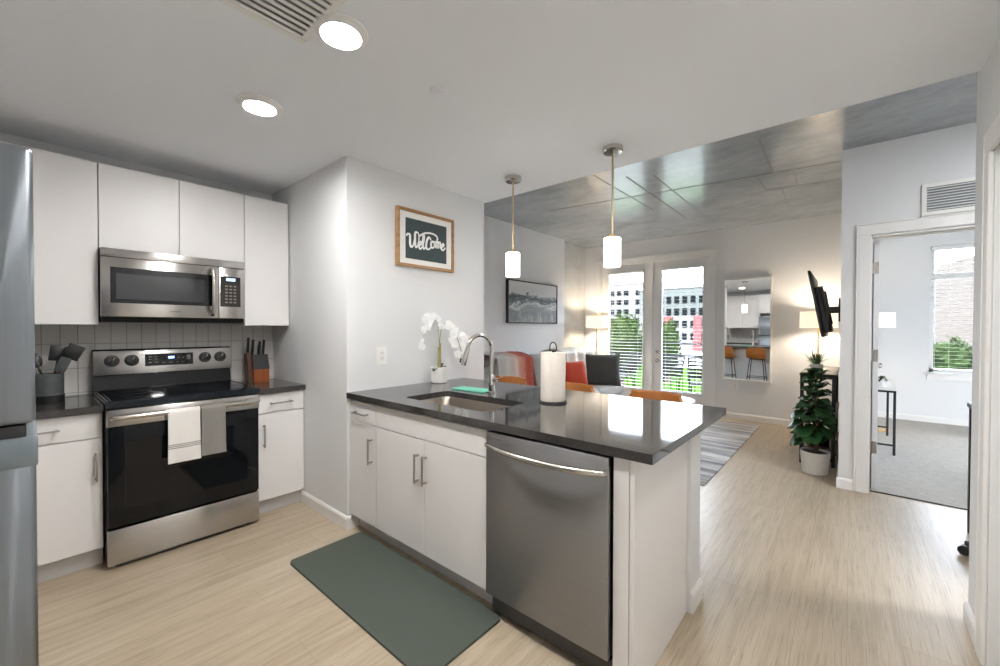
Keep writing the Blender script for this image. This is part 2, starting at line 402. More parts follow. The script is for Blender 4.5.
b = MB(); b.box(-0.9, RX0, -0.56, -0.425, 0, 2.6); b.box(RX1, 2.84, -0.56, -0.425, 0, 2.6); b.box(RX0, RX1, -0.56, -0.425, RZ, 2.6); struct(b.build('wall_right', M['wall'], sm=0))
b = MB(); b.box(1.2, 4.6, -2.5, -2.4, 0, 2.9); b.box(1.2, 1.3, -2.4, -0.56, 0, 2.9); struct(b.build('wall_nook', M['wall'], sm=0))
WY0, WY1, WZ0, WZ1 = -2.05, -0.86, 0.73, 2.54   # bedroom window
b = MB(); b.box(8.54, 8.70, -3.8, WY0, 0, 2.9); b.box(8.54, 8.70, WY1, -0.02, 0, 2.9); b.box(8.54, 8.70, WY0, WY1, 0, WZ0); b.box(8.54, 8.70, WY0, WY1, WZ1, 2.9); struct(b.build('wall_bedroom_window', M['wall'], sm=0))
b = MB(); b.box(4.6, 8.7, -3.8, -3.7, 0, 2.9); struct(b.build('wall_bedroom_side', M['wall'], sm=0))
# closet door leaf with raised panels + casing in the right wall
b = MB(); b.box(RX0, RX1, -0.50, -0.465, 0.01, RZ)
for z0, z1 in ((0.2, 0.95), (1.1, 1.92)):
    for x0, x1 in ((RX0 + .1, (RX0 + RX1) / 2 - .05), ((RX0 + RX1) / 2 + .05, RX1 - .1)): b.box(x0, x1, -0.470, -0.458, z0, z1, 0.008)
struct(b.build('door_2', M['trim'], sm=20))
def casing(b, axis, face, sgn, a0, a1, zt, w=0.095, t=0.018):
    # flat casing with a raised outer bead around an opening a0..a1 on a wall face
    def bx(p0, p1, z0, z1, tt):
        f0, f1 = sorted((face, face + sgn * tt))
        b.box(*((f0, f1, p0, p1) if axis == 'x' else (p0, p1, f0, f1)), z0, z1, 0.004, 1)
    e = .014
    for p0, p1 in ((a0 - w + e, a0 - 0.004), (a1 + 0.004, a1 + w - e)): bx(p0, p1, 0, zt + 0.004, t * .90)
    bx(a0 - w + e, a1 + w - e, zt + 0.0041, zt + w - e, t * .90)
    bx(a0 - w, a0 - w + e - .0002, 0, zt + w, t); bx(a1 + w - e + .0002, a1 + w, 0, zt + w, t); bx(a0 - w + e, a1 + w - e, zt + w - e + .0002, zt + w, t)
b = MB(); casing(b, 'y', -0.425, 1, RX0, RX1, RZ); struct(b.build('trim_2', M['trim'], sm=20))
b = MB(); casing(b, 'x', 4.52, -1, BY0, BY1, BZ, 0.10)
b.box(4.52, 4.64, BY1 - 0.004, BY1 + .001, 0, BZ); b.box(4.52, 4.64, BY0 - .001, BY0 + 0.004, 0, BZ); b.box(4.52, 4.64, BY0, BY1, BZ - .012, BZ + .001); b.box(4.57, 4.60, BY0, BY1, BZ - .028, BZ - .012)
struct(b.build('trim_3', M['trim'], sm=20))
b = MB(); casing(b, 'x', 6.94, -1, DY0, DY1, DZ, 0.082); struct(b.build('trim_4', M['trim'], sm=20))
# baseboards
def base(name, segs, h=0.09, t=0.013):
    b = MB()
    for (ax, face, sg, p0, p1) in segs:
        prof = [(0, 0), (t, 0), (t, h - .02), (t * .45, h - .004), (0, h)]
        if ax == 'y': b.prism([(face + sg * d, z) for d, z in prof], 'x', p0, p1)
        else: b.prism([(face + sg * d, z) for d, z in prof], 'y', p0, p1)
    return struct(b.build(name, M['trim'], sm=20))
base('baseboard_column', [('x', 1.41, -1, 2.542, 3.24), ('y', 2.555, -1, 1.41, 1.49)])
base('baseboard_far', [('x', 6.94, -1, 0.07, DY0 - .083), ('x', 6.94, -1, DY1 + .083, 3.84), ('y', 3.74, -1, 2.755, 6.06)])
base('baseboard_television', [('y', 0.07, 1, 4.52, 6.94), ('x', 4.52, -1, BY1 + .10, 0.083), ('x', 4.52, -1, -2.4, BY0 - .1)])
base('baseboard_right', [('y', -0.425, 1, RX1 + .096, 2.853), ('x', 2.84, 1, -0.56, -0.425)])
base('baseboard_bedroom', [('x', 8.54, -1, -3.7, -0.05), ('y', -0.05, -1, 4.64, 8.54)])
# tiled splash behind range and round the left corner
b = MB(); b.box(-0.745, 1.41, 3.788, 3.80, 0.9, 1.42); b.box(-0.745, -0.733, 2.0, 3.79, 0.9, 1.42); struct(b.build('backsplash', M['tile'], sm=0))
# half wall that carries the peninsula worktop
b = MB(); b.box(2.055, 2.205, 0.566, 2.555, 0, 0.882); hw = struct(b.build('wall_peninsula', M['wall'], sm=0))
base('baseboard_peninsula', [('y', 0.566, -1, 2.055, 2.218), ('x', 2.205, 1, 0.566, 2.555)], 0.10)

# ---- balcony french doors (two leaves), blinds between the glass
def french_leaf(name, y0, y1, glass_y0, glass_y1, hinge_low):
    X0, X1 = 6.975, 7.02
    b = MB()
    b.box(X0, X1, y0, glass_y0, 0.02, DZ - .02); b.box(X0, X1, glass_y1, y1, 0.02, DZ - .02)
    b.box(X0, X1, glass_y0, glass_y1, 2.325, DZ - .02); b.box(X0, X1, glass_y0, glass_y1, 0.02, 0.30)
    for p in ((glass_y0 - .022, glass_y0, 0.28, 2.345), (glass_y1, glass_y1 + .022, 0.28, 2.345), (glass_y0, glass_y1, 2.325, 2.347), (glass_y0, glass_y1, 0.278, 0.30)):
        b.box(X0 - .012, X0 + .001, *p, 0.004, 1)
    o = struct(b.build(name, M['trim'], sm=20))
    b = MB(); b.box(X0 + .020, X0 + .024, glass_y0, glass_y1, 0.30, 2.325); b.build('pane', M['glass'], o, sm=0)
    b = MB(); z = 0.335
    while z < 2.32:
        b.obox((X0 - .024, (glass_y0 + glass_y1) / 2, z), (0.022, glass_y1 - glass_y0 + .02, 0.0028), Matrix.Rotation(math.radians(-2), 3, 'Y')); z += 0.055
    b.box(X0 - .045, X0 - .012, glass_y0 - .01, glass_y1 + .01, 2.322, 2.352, .004); b.box(X0 - .042, X0 - .008, glass_y0 - .01, glass_y1 + .01, 0.30, 0.318, .004)
    for q in (0.12, 0.88):
        yy = glass_y0 + (glass_y1 - glass_y0) * q; b.cyl((X0 - .024, yy, 0.31), (X0 - .024, yy, 2.33), 0.0009, n=5)
    bl = b.build('blind', M['blind'], o, sm=0)
    return o
d1 = french_leaf('door_1', 1.675, 2.575, 1.776, 2.409, True)
d3 = french_leaf('door_3', 2.580, 3.497, 2.731, 3.36, False)
b = MB(); b.box(6.955, 6.975, 2.555, 2.605, 0.02, DZ - .02, 0.004); b.build('astragal', M['trim'], d3, sm=20)
for z, nm in ((0.957, 'deadbolt'), (0.81, 'door_handle')):
    b = MB(); b.lathe([(0.0, -.016), (0.026, -.016), (0.03, -.010), (0.03, 0)], (6.975, 2.482, z), 20, 'x')
    if nm == 'door_handle': b.tube(smooth_pts([(6.965, 2.482, z), (6.925, 2.482, z), (6.918, 2.47, z), (6.918, 2.38, z)]), 0.009, 10)
    else: b.lathe([(0.0, -.03), (0.012, -.03), (0.014, -.016)], (6.975, 2.482, z), 14, 'x')
    b.build(nm, M['nickel'], d1, 'round nickel deadbolt' if nm == 'deadbolt' else 'nickel lever handle')
b = MB(); b.box(6.94, 7.1, DY0 - .001, DY0 + .014, 0, DZ); b.box(6.94, 7.1, DY1 - .014, DY1 + .001, 0, DZ); b.box(6.94, 7.1, DY0, DY1, DZ - .018, DZ + .001); b.box(6.93, 7.12, DY0, DY1, -0.002, 0.018, .004)
struct(b.build('trim_5', M['trim'], sm=20))
# ---- bedroom window with blinds
b = MB(); fx0, fx1 = 8.60, 8.66
b.box(fx0, fx1, WY0, WY0 + .05, WZ0, WZ1); b.box(fx0, fx1, WY1 - .05, WY1, WZ0, WZ1); b.box(fx0, fx1, WY0, WY1, WZ1 - .05, WZ1); b.box(fx0, fx1, WY0, WY1, WZ0, WZ0 + .05); b.box(fx0 - .01, fx1, WY0, WY1, 2.07, 2.15, .005)
w1 = struct(b.build('window_1', M['trim'], sm=20))
b = MB(); b.box(8.62, 8.625, WY0 + .04, WY1 - .04, WZ0 + .04, WZ1 - .04); b.build('pane', M['glass'], w1, sm=0)
b = MB(); b.box(8.49, 8.60, WY0 - .05, WY1 + .05, WZ0 - .03, WZ0, .006); b.box(8.515, 8.54, WY0 - .02, WY1 + .02, WZ0 - .11, WZ0 - .03, .004); b.build('window_sill', M['trim'], w1, sm=20)
b = MB(); z = WZ0 + .03
while z < WZ1 - .05:
    b.obox((8.572, (WY0 + WY1) / 2, z), (0.026, WY1 - WY0 - .03, 0.0028), Matrix.Rotation(math.radians(4), 3, 'Y')); z += 0.055
b.box(8.552, 8.592, WY0 + .01, WY1 - .01, WZ1 - .05, WZ1 - .005, .004)
for yy in (WY0 + .12, (WY0 + WY1) / 2, WY1 - .06, WY1 - .2): b.cyl((8.572, yy, WZ0), (8.572, yy, WZ1 - .02), 0.0012, n=5)
b.build('blind', M['blind'], w1, sm=0)
# ---- bedroom door, swung open into the bedroom: its edge faces the hall
b = MB(); b.box(4.645, 5.44, -0.176, -0.140, 0.012, 2.09, 0.002, 1)
for z0, z1 in ((0.2, 0.95), (1.1, 1.92)):
    b.box(4.78, 5.32, -0.180, -0.174, z0, z1, 0.003, 1)
dd = struct(b.build('door_4', plain('door_paint_grey_edge', S(214, 215, 216), 0.4), sm=20))
for z in (1.865, 1.13, 0.36):
    b = MB(); b.box(4.6415, 4.6465, -0.172, -0.138, z - .05, z + .05, .001, 1); b.cyl((4.641, -0.136, z - .05), (4.641, -0.136, z + .05), 0.006, n=10); b.build('hinge', M['pull'], dd, 'nickel door hinge')
b = MB(); b.lathe([(0.0, -.055), (.022, -.05), (.027, -.035), (.012, -.02), (.012, -.008), (.028, -.006), (.03, 0)], (5.37, -0.176, 1.0), 18, 'y'); b.build('door_handle', M['nickel'], dd)

# ---- transfer grille over the bedroom door
t = thing('wall_grille', 'white louvred return-air grille on the wall above the bedroom door', 'vent', (4.515, -.70, 2.222)); gy0, gy1, gz0, gz1 = -1.02, -.402, 2.222, 2.462
b = MB()
for q in ((gy0, gy1, gz0, gz0 + .028), (gy0, gy1, gz1 - .028, gz1), (gy0, gy0 + .028, gz0 + .028, gz1 - .028), (gy1 - .028, gy1, gz0 + .028, gz1 - .028)): b.box(4.508, 4.5195, *q, .002, 1)
b.build('frame', M['whitep'], t, sm=0)
b = MB(); b.box(4.518, 4.5195, gy0 + .02, gy1 - .02, gz0 + .02, gz1 - .02); b.build('duct_back', plain('grille_shadow_grey', S(120, 128, 134), .8), t, sm=0)  # flat grey sheet painted as the shade behind the louvres
b = MB()
for k in range(9): b.obox((4.5135, (gy0 + gy1) / 2, gz0 + .038 + k * .0205), (.013, gy1 - gy0 - .056, .003), Matrix.Rotation(math.radians(-35), 3, 'Y'))
b.build('louvres', M['whitep'], t, sm=0)

# ================================================================== KITCHEN
def pull(parent, p0, p1, n, name='handle'):
    # square bar pull between p0 and p1 standing off along n
    p0, p1, n = Vector(p0), Vector(p1), Vector(n); b = MB(); d = (p1 - p0).normalized(); off = n * 0.030
    side = d.cross(n)
    R = Matrix((d, side, n)).transposed()
    b.obox((p0 + p1) / 2 + off, ((p1 - p0).length, 0.009, 0.009), R, 0.002)
    for p in (p0 + d * .012, p1 - d * .012): b.obox(p + n * 0.013, (0.010, 0.010, 0.034), R, 0.0015)
    return b.build(name, M['pull'], parent)
def front(parent, name, ax, face, sg, a0, a1, z0, z1, t=0.019):
    g = 0.0016; b = MB()
    f0, f1 = sorted((face, face - sg * t))
    if ax == 'x': b.box(f0, f1, a0 + g, a1 - g, z0 + g, z1 - g, 0.0015, 1)
    else: b.box(a0 + g, a1 - g, f0, f1, z0 + g, z1 - g, 0.0015, 1)
    return b.build(name, M['cab'], parent, sm=20)

# ---- rear run, left of range
FY = 3.185
def base_cab_rear(label, x0, x1, hx):
    t = thing('base_cabinet', label, 'cabinet', ((x0 + x1) / 2, 3.5, 0))
    b = MB(); b.box(x0, x1, FY + .020, 3.785, 0.105, 0.879); b.build('body', M['cab'], t, sm=0)
    b = MB(); b.box(x0, x1, 3.242, 3.26, 0, 0.105); b.build('toe_kick', M['toe'], t, sm=0)
    d = front(t, 'drawer', 'y', FY, -1, x0, x1, 0.737, 0.876); xm = (x0 + x1) / 2
    pull(d, (xm - .08, FY, 0.806), (xm + .08, FY, 0.806), (0, -1, 0))
    d = front(t, 'door', 'y', FY, -1, x0, x1, 0.112, 0.734); pull(d, (hx, FY, 0.497), (hx, FY, 0.66), (0, -1, 0))
    return t
base_cab_rear('white base cabinet with one drawer between refrigerator and range', -0.20, 0.290, 0.262)
base_cab_rear('narrow white base cabinet with one drawer between range and side wall', 1.066, 1.404, 1.118)
t = thing('base_cabinet', 'white base cabinets along the left kitchen wall between refrigerator and corner', 'cabinet', (-0.45, 2.6, 0))
b = MB(); b.box(-0.73, -0.15, 2.04, 3.18, 0.105, 0.879); b.box(-0.73, -0.204, 3.18, 3.785, 0.105, .879); b.build('body', M['cab'], t, sm=0)
b = MB(); b.box(-0.22, -0.205, 2.04, 3.24, 0, 0.105); b.build('toe_kick', M['toe'], t, sm=0)
for y0, y1 in ((2.04, 2.59), (2.59, 3.14)):
    d = front(t, 'drawer', 'x', -0.13, 1, y0, y1, 0.737, 0.876); pull(d, (-0.13, (y0 + y1) / 2 - .08, .806), (-0.13, (y0 + y1) / 2 + .08, .806), (1, 0, 0))
    d = front(t, 'door', 'x', -0.13, 1, y0, y1, 0.112, 0.734); pull(d, (-0.13, y1 - .04, .5), (-0.13, y1 - .04, .66), (1, 0, 0))
# ---- worktops (rear)
b = MB(); b.prism([(-0.735, 2.035), (-0.105, 2.035), (-0.105, 3.16), (0.292, 3.16), (0.292, 3.787), (-0.735, 3.787)], 'z', 0.880, 0.917)
tag(b.build('countertop', M['granite'], sm=20), 'dark grey granite worktop left of the range, under the utensil crock', 'countertop')
b = MB(); b.box(1.064, 1.409, 3.16, 3.787, 0.880, 0.917, .003); tag(b.build('countertop', M['granite'], sm=20), 'short dark grey granite worktop right of the range, under the knife block', 'countertop')
# ---- uppers
UY = 3.445
def upper(label, x0, x1, z0, z1, doors):
    t = thing('wall_cabinet', label, 'cabinet', ((x0 + x1) / 2, 3.62, z0))
    b = MB(); b.box(x0 + .001, x1 - .001, UY + .020, 3.787 if z0 < 1.5 else 3.799, z0 + .002, z1); b.build('body', M['cab'], t, sm=0)
    for a0, a1 in doors: front(t, 'door', 'y', UY, -1, a0, a1, z0, z1)
b0 = 1.366
upper('tall white wall cabinet left of the microwave', -0.20, 0.302, 1.43, 2.345, []) if False else None
def upper_tall(label, x0, x1):
    t = thing('wall_cabinet', label, 'cabinet', ((x0 + x1) / 2, 3.62, b0))
    b = MB(); b.box(x0 + .001, x1 - .001, UY + .020, 3.787, b0 + .002, 2.345); b.build('body', M['cab'], t, sm=0)
    front(t, 'door', 'y', UY, -1, x0, x1, b0, 2.345)
upper_tall('tall white wall cabinet left of the microwave, beside the refrigerator', -0.20, 0.302)
upper_tall('tall narrow white wall cabinet right of the microwave, above the knife block', 1.086, 1.403)
upper('short wide white wall cabinet with two doors over the microwave', 0.304, 1.084, 1.832, 2.345, ((0.304, 0.695), (0.695, 1.084)))
t = thing('wall_cabinet', 'row of white wall cabinets on left wall behind the refrigerator, reflected in the mirror', 'cabinet', (-0.57, 2.6, b0))
b = MB(); b.box(-0.732, -0.42, 2.04, 3.42, b0 + .002, 2.345); b.build('body', M['cab'], t, sm=0)
for k in range(3): front(t, 'door', 'x', -0.40, 1, 2.04 + k * .46, 2.04 + (k + 1) * .46, b0, 2.345)
t = thing('wall_cabinet', 'white cabinet over the refrigerator, reflected in the mirror', 'cabinet', (-0.4, 1.6, 1.80))
b = MB(); b.box(-0.742, -0.20, 1.16, 2.035, 1.80, 2.345); b.build('body', M['cab'], t, sm=0)
for k in range(2): front(t, 'door', 'x', -0.18, 1, 1.16 + k * .4375, 1.16 + (k + 1) * .4375, 1.80, 2.345)

# ---- refrigerator (faces +x, its door edges face the camera)
t = thing('refrigerator', 'stainless top-freezer refrigerator at the left edge of the kitchen', 'refrigerator', (-0.35, 1.58, 0))
b = MB(); b.box(-0.70, -0.068, 1.205, 2.02, 0.03, 1.69, 0.006); b.build('body', plain('fridge_side_grey', S(120, 124, 128), 0.45), t, sm=20)
def fdoor(nm, z0, z1):
    b = MB(); b.box(-0.062, 0.016, 1.20, 2.025, z0, z1, 0.010, 3); o = b.build(nm, M['steelz'], t); return o
fd = fdoor('freezer_door', 1.168, 1.70); rd = fdoor('fridge_door', 0.06, 1.140)
b = MB(); b.box(-0.060, 0.004, 1.206, 2.02, 1.118, 1.166, 0.004); b.build('door_gasket', M['blackp'], t)
b = MB(); b.box(-0.064, 0.0185, 1.197, 2.028, 1.085, 1.143, 0.004, 2); b.build('top_cap', plain('fridge_cap_grey', S(126, 136, 142), 0.35, 0.6), rd)
b = MB(); b.box(-0.10, -0.02, 1.22, 2.01, 0.0, 0.055, 0.004); b.build('toe_grille', M['blackp'], t)
for o, z0, z1 in ((fd, 1.21, 1.50), (rd, 0.62, 1.06)):
    b = MB(); b.tube(smooth_pts([(0.014, 1.99, z0), (0.018, 1.99, z0 + .02), (0.0185, 1.99, (z0 + z1) / 2), (0.018, 1.99, z1 - .02), (0.014, 1.99, z1)]), 0.006, 10); b.build('handle', M['nickel'], o)

# ---- range
RX_0, RX_1 = 0.297, 1.059
t = thing('range', 'stainless electric range with black glass oven door and cooktop', 'stove', (0.678, 3.45, 0))
b = MB(); b.box(RX_0, RX_1, 3.135, 3.76, 0.03, 0.90); b.build('body', M['blackp'], t, sm=0)
for x in (RX_0 + .05, RX_1 - .05):
    for y in (3.16, 3.70): b = MB(); b.cyl((x, y, 0), (x, y, 0.032), 0.018, n=12); b.build('foot', M['blackp'], t)
b = MB(); b.box(RX_0, RX_1, 3.100, 3.134, 0.022, 0.222, 0.006, 2); b.build('drawer', M['steelx'], t)
# oven door: black glass with steel rail on top
b = MB(); b.box(RX_0 + .002, RX_1 - .002, 3.095, 3.133, 0.236, 0.892, 0.005, 2); od = b.build('oven_door', M['blackgl'], t)
b = MB(); b.box(RX_0, RX_1, 3.088, 3.12, 0.800, 0.894, 0.005, 2); b.build('door_rail', M['steelx'], od)
b = MB(); b.box(RX_0 + .075, RX_1 - .075, 3.0935, 3.097, 0.33, 0.71, 0.001, 1); b.build('window', plain('oven_window_glass', (0.004, 0.005, 0.007, 1), 0.04, **{'Specular IOR Level': 0.32}), od)
b = MB(); pts = smooth_pts([(RX_0 + .03, 3.088, .851), (RX_0 + .033, 3.06, .853), (RX_0 + .05, 3.038, .855), (0.678, 3.030, .855), (RX_1 - .05, 3.038, .855), (RX_1 - .033, 3.06, .853), (RX_1 - .03, 3.088, .851)], 7); b.tube(pts, 0.0135, 12); b.build('handle', M['nickel'], od, 'long steel bar handle')
# cooktop with raised black rim
b = MB(); b.prism([(3.092, 0.898), (3.086, 0.905), (3.086, 0.930), (3.098, 0.940), (3.69, 0.940), (3.69, 0.898)], 'x', RX_0 - .002, RX_1 + .002); ct = b.build('cooktop', plain('cooktop_frame_black', (0.008, 0.011, 0.016, 1), 0.10, **{'Specular IOR Level': 0.35}), t, sm=20)
b = MB(); b.box(RX_0 + .022, RX_1 - .022, 3.135, 3.66, 0.939, 0.9425, 0.001, 1); b.build('ceramic_glass', M['blackgl'], ct)
for xa in (RX_0 + .004, RX_1 - .012): b = MB(); b.box(xa, xa + .008, 3.13, 3.66, 0.940, 0.9445, .001, 1); b.build('side_trim', M['nickel'], ct)
burn = plain('burner_ring_grey', (0.05, 0.05, 0.052, 1), 0.25)
for x, y, r in ((0.47, 3.28, .095), (0.89, 3.28, .115), (0.47, 3.53, .075), (0.89, 3.53, .075), (0.68, 3.56, .05)):
    b = MB()
    for rr in (r, r * .62): b.lathe([(rr - .003, .9424), (rr - .003, .9429), (rr, .9429), (rr, .9424)], (x, y, 0), 40)
    b.build('burner_ring', burn, ct)
# backguard
b = MB(); b.prism([(3.70, 0.90), (3.715, 1.03), (3.70, 1.035), (3.712, 1.19), (3.725, 1.205), (3.765, 1.205), (3.765, 0.90)], 'x', RX_0 - .003, RX_1 + .008); bgd = b.build('backguard', M['blackgl'], t, sm=25)
SL = math.atan2(0.012, 0.155)
def bgp(x, z, out=0): # point on the sloping face
    y = 3.70 + (z - 1.035) * 0.012 / 0.155
    return Vector((x, y - out * math.cos(SL), z + out * math.sin(SL)))
Rb = Matrix.Rotation(-SL, 3, 'X')
b = MB(); b.obox(bgp((RX_0 + RX_1) / 2 + .003, 1.116, -.0), (RX_1 - RX_0 + .011, 0.010, 0.160), Rb, .003); pn = b.build('control_panel', M['steelx'], t)
b = MB(); b.obox(bgp(0.687, 1.125, .005), (0.272, 0.004, 0.084), Rb, .001, 1); dp = b.build('display', M['blackgl'], pn)
b = MB(); b.obox(bgp(0.695, 1.138, .0075), (0.034, 0.002, 0.016), Rb); b.build('clock_digits', emis('range_clock_blue', S(120, 170, 255), 1.6), pn, 'lit blue clock')
leg_m = plain('legend_grey', S(128, 130, 132), 0.5)
for x, z, w_, h_ in [(x, z, .018, .006) for x in (.578, .612) for z in (1.146, 1.128, 1.108)] + [(x, 1.103, .018, .007) for x in (.652, .693, .731, .762)] + [(.735, 1.135, .014, .005), (.762, 1.135, .014, .005), (.796, 1.135, .024, .034)]:
    b = MB(); b.obox(bgp(x, z, .0073), (w_, 0.001, h_), Rb); b.build('key', leg_m, pn, sm=0)
for x in (0.383, 0.482, 0.897, 0.995):
    b = MB(); b.lathe([(0.038, 0.0), (0.038, -.004), (0.0, -.004)], (0, 0, 0), 28, 'y'); b.lathe([(0.032, -.003), (0.031, -.012), (0.028, -.024), (0.0, -.025)], (0, 0, 0), 28, 'y'); b.obox((0, -.026, 0), (0.012, 0.012, 0.056), Matrix.Rotation(0.5, 3, 'Y'), .003)
    b.mi = 1; b.obox(Matrix.Rotation(0.5, 3, 'Y') @ Vector((0, -.0325, .014)), (0.003, 0.001, 0.020), Matrix.Rotation(0.5, 3, 'Y')); bmesh.ops.transform(b.bm, matrix=Matrix.Translation(bgp(x, 1.128, .004)) @ Rb.to_4x4(), verts=list(b.bm.verts)); b.build('knob', [M['blackp'], M['whitep']], pn)
def text(name, s, size, mat, parent, Mx, extrude=0.0004):
    cu = D.curves.new(name, 'FONT'); cu.body = s; cu.size = size; cu.extrude = extrude; cu.align_x = 'CENTER'; cu.align_y = 'CENTER'; cu.resolution_u = 3
    o = D.objects.new(name, cu); COL.objects.link(o)
    me = D.meshes.new_from_object(o.evaluated_get(bpy.context.evaluated_depsgraph_get())); D.objects.remove(o); D.curves.remove(cu)
    me.transform(Mx); me.transform(Matrix.Translation(-ORG[parent.name])); o = D.objects.new(name, me); COL.objects.link(o); o.parent = parent; me.materials.append(mat); ORG[o.name] = ORG[parent.name].copy(); return o
text('brand_lettering', 'FRIGIDAIRE', 0.012, M['blackp'], pn, Matrix.Translation(bgp(0.693, 1.068, .0052)) @ Rb.to_4x4() @ Matrix.Rotation(PI / 2, 4, 'X'))

# ---- over-the-range microwave
MX0, MX1, MY = 0.304, 1.064, 3.370
t = thing('microwave', 'stainless over-the-range microwave mounted under the short wall cabinet', 'microwave', (0.684, 3.58, 1.40))
b = MB(); b.box(MX0 + .004, MX1 - .004, 3.40, 3.785, 1.412, 1.828); b.build('body', M['blackp'], t, sm=0)
b = MB(); b.box(MX0, MX1, MY, 3.40, 1.777, 1.828, .004, 2); b.build('top_grille', M['steelx'], t)
b = MB(); b.box(MX0, 0.899, MY, 3.398, 1.417, 1.775, .004, 2); md = b.build('door', M['steelx'], t)
b = MB(); b.box(0.345, 0.878, MY - .003, MY + .004, 1.500, 1.716, .001, 1); wd = b.build('window', M['blackgl'], md)
b = MB(); b.box(0.370, 0.815, MY - .0045, MY - .002, 1.522, 1.680, .001, 1); b.build('mesh_screen', plain('screen_grey_glass', (0.02, 0.022, 0.025, 1), 0.06), md)
b = MB(); b.tube(smooth_pts([(0.860, MY, 1.765), (0.860, MY - .022, 1.755), (0.860, MY - .040, 1.70), (0.860, MY - .046, 1.60), (0.860, MY - .040, 1.50), (0.860, MY - .022, 1.45), (0.860, MY, 1.44)], 6), 0.0125, 12); b.build('handle', M['nickel'], md, 'curved steel bar handle')
b = MB(); b.box(0.901, MX1, MY, 3.398, 1.417, 1.775, .004, 2); cp = b.build('control_panel', M['steelx'], t)
b = MB(); b.box(0.908, 1.034, MY - .003, MY + .003, 1.500, 1.714, .001, 1); kp = b.build('keypad', plain('keypad_brown_black', (0.020, 0.017, 0.015, 1), 0.2), cp)
b = MB(); b.box(0.945, 1.000, MY - .0042, MY - .002, 1.683, 1.702); b.build('clock_digits', emis('microwave_clock_blue', S(90, 150, 255), 1.2), cp, 'lit blue clock')
key_m = plain('key_grey', S(120, 112, 104), 0.5)
for i in range(3):
    for j in range(6): b = MB(); b.box(0.938 + i * .026, 0.954 + i * .026, MY - .0038, MY - .002, 1.526 + j * .023, 1.536 + j * .023); b.build('key', key_m, cp, sm=0)
text('brand_lettering', 'FRIGIDAIRE', 0.010, M['blackp'], md, Matrix.Translation((0.655, MY - .0006, 1.455)) @ Matrix.Rotation(PI / 2, 4, 'X'))
b = MB(); b.prism([(3.375, 1.413), (3.40, 1.385), (3.78, 1.385), (3.78, 1.413)], 'x', MX0 + .006, MX1 - .006); b.build('vent_base', M['blackm'], t, sm=0)

# ---- two dish towels over the oven handle
def towel(name, label, mat, x0, x1, zb, zb2, y, stripe=None, group=None):
    rb = 0.0165
    L1 = 0.856 - zb; L2 = 0.856 - zb2; La = PI * rb; tot = L1 + La + L2
    def fn(u, v):
        s_ = v * tot; x = x0 + (x1 - x0) * u
        wv = 0.004 * math.sin(u * 7 + 1.3) * min(1, max(0, (s_ if s_ < L1 else 0) and (L1 - s_) / L1 * 1.3))
        if s_ < L1: return (x + 0.006 * (1 - s_ / L1) * (u - .5), y - rb - 0.004 + wv - 0.006 * (1 - s_ / L1), zb + s_)
        if s_ < L1 + La:
            a = (s_ - L1) / rb; return (x, y - rb * math.cos(a) - .004 * (1 - a / PI), 0.856 + rb * math.sin(a))
        return (x + .004, y + rb, 0.856 - (s_ - L1 - La))
    b = MB(); b.sheet(fn, 16, 44, 0.006)
    o = b.build(name, mat, sm=60, origin=((x0 + x1) / 2, y, zb))
    if stripe:
        for z in stripe:
            def g(u, v): p = fn(u, (z + v * .005 - zb) / tot); return (p[0], p[1] - .0012, p[2])
            b = MB(); b.sheet(g, 16, 1, 0.0014); b.build('stripe', M['stripe'], o, 'grey woven stripe')
    return tag(o, label, 'towel', group)
towel('dish_towel', 'white dish towel with thin grey stripes over the oven handle', M['linen'], 0.550, 0.703, 0.556, 0.60, 3.031, (0.640, 0.650, 0.660))
towel('dish_towel', 'plain grey dish towel over the oven handle, right of the white one', M['greytow'], 0.712, 0.836, 0.566, 0.58, 3.031)

# ---- utensil crock and what stands in it
CX, CY_, CZ = 0.092, 3.50, 0.917
b = MB(); b.lathe([(0.0, 0), (0.066, 0), (0.068, 0.004), (0.068, 0.050), (0.066, 0.052), (0.067, 0.165), (0.064, 0.168), (0.061, 0.165), (0.061, 0.012), (0.0, 0.012)], (CX, CY_, CZ), 36); cr_ = b.build('utensil_crock', M['slate'])
tag(cr_, 'slate grey utensil crock with black base band on the left worktop', 'crock')
b = MB(); b.lathe([(0.0665, 0.002), (0.0688, 0.002), (0.0688, 0.046), (0.0665, 0.046)], (CX, CY_, CZ), 36); b.build('base_band', M['blackp'], cr_, 'black base band')
def utensil(label, foot, top, headfn, mat=None, group=None, cat='utensil', name='cooking_utensil'):
    t = thing(name, label, cat, foot); f, p = Vector(foot), Vector(top)
    b = MB(); b.tube([f, f.lerp(p, .5), p], [0.006, 0.0065, 0.005], 8); b.build('handle', mat or M['blackp'], t)
    d = (p - f).normalized(); headfn(t, p, d)
def frame(d, yaw=0):
    x = d.cross(Vector((0, 1, 0))).normalized(); y = x.cross(d).normalized(); R = Matrix((x, y, d)).transposed(); return R @ Matrix.Rotation(yaw, 3, 'Z')
def h_turner(t, p, d):
    R = frame(d); b = MB(); b.obox(p + d * .045, (0.075, 0.004, 0.09), R, .002); b.build('blade', M['blackp'], t)
def h_spoon(t, p, d):
    R = frame(d); b = MB(); b.ell(p + d * .04, (0.030, 0.012, 0.045), 14, 9, R); b.build('bowl', M['blackp'], t)
def h_spat(t, p, d):
    R = frame(d, .3); b = MB(); b.obox(p + d * .04, (0.048, 0.008, 0.085), R, .004); b.build('blade', M['slate'], t)
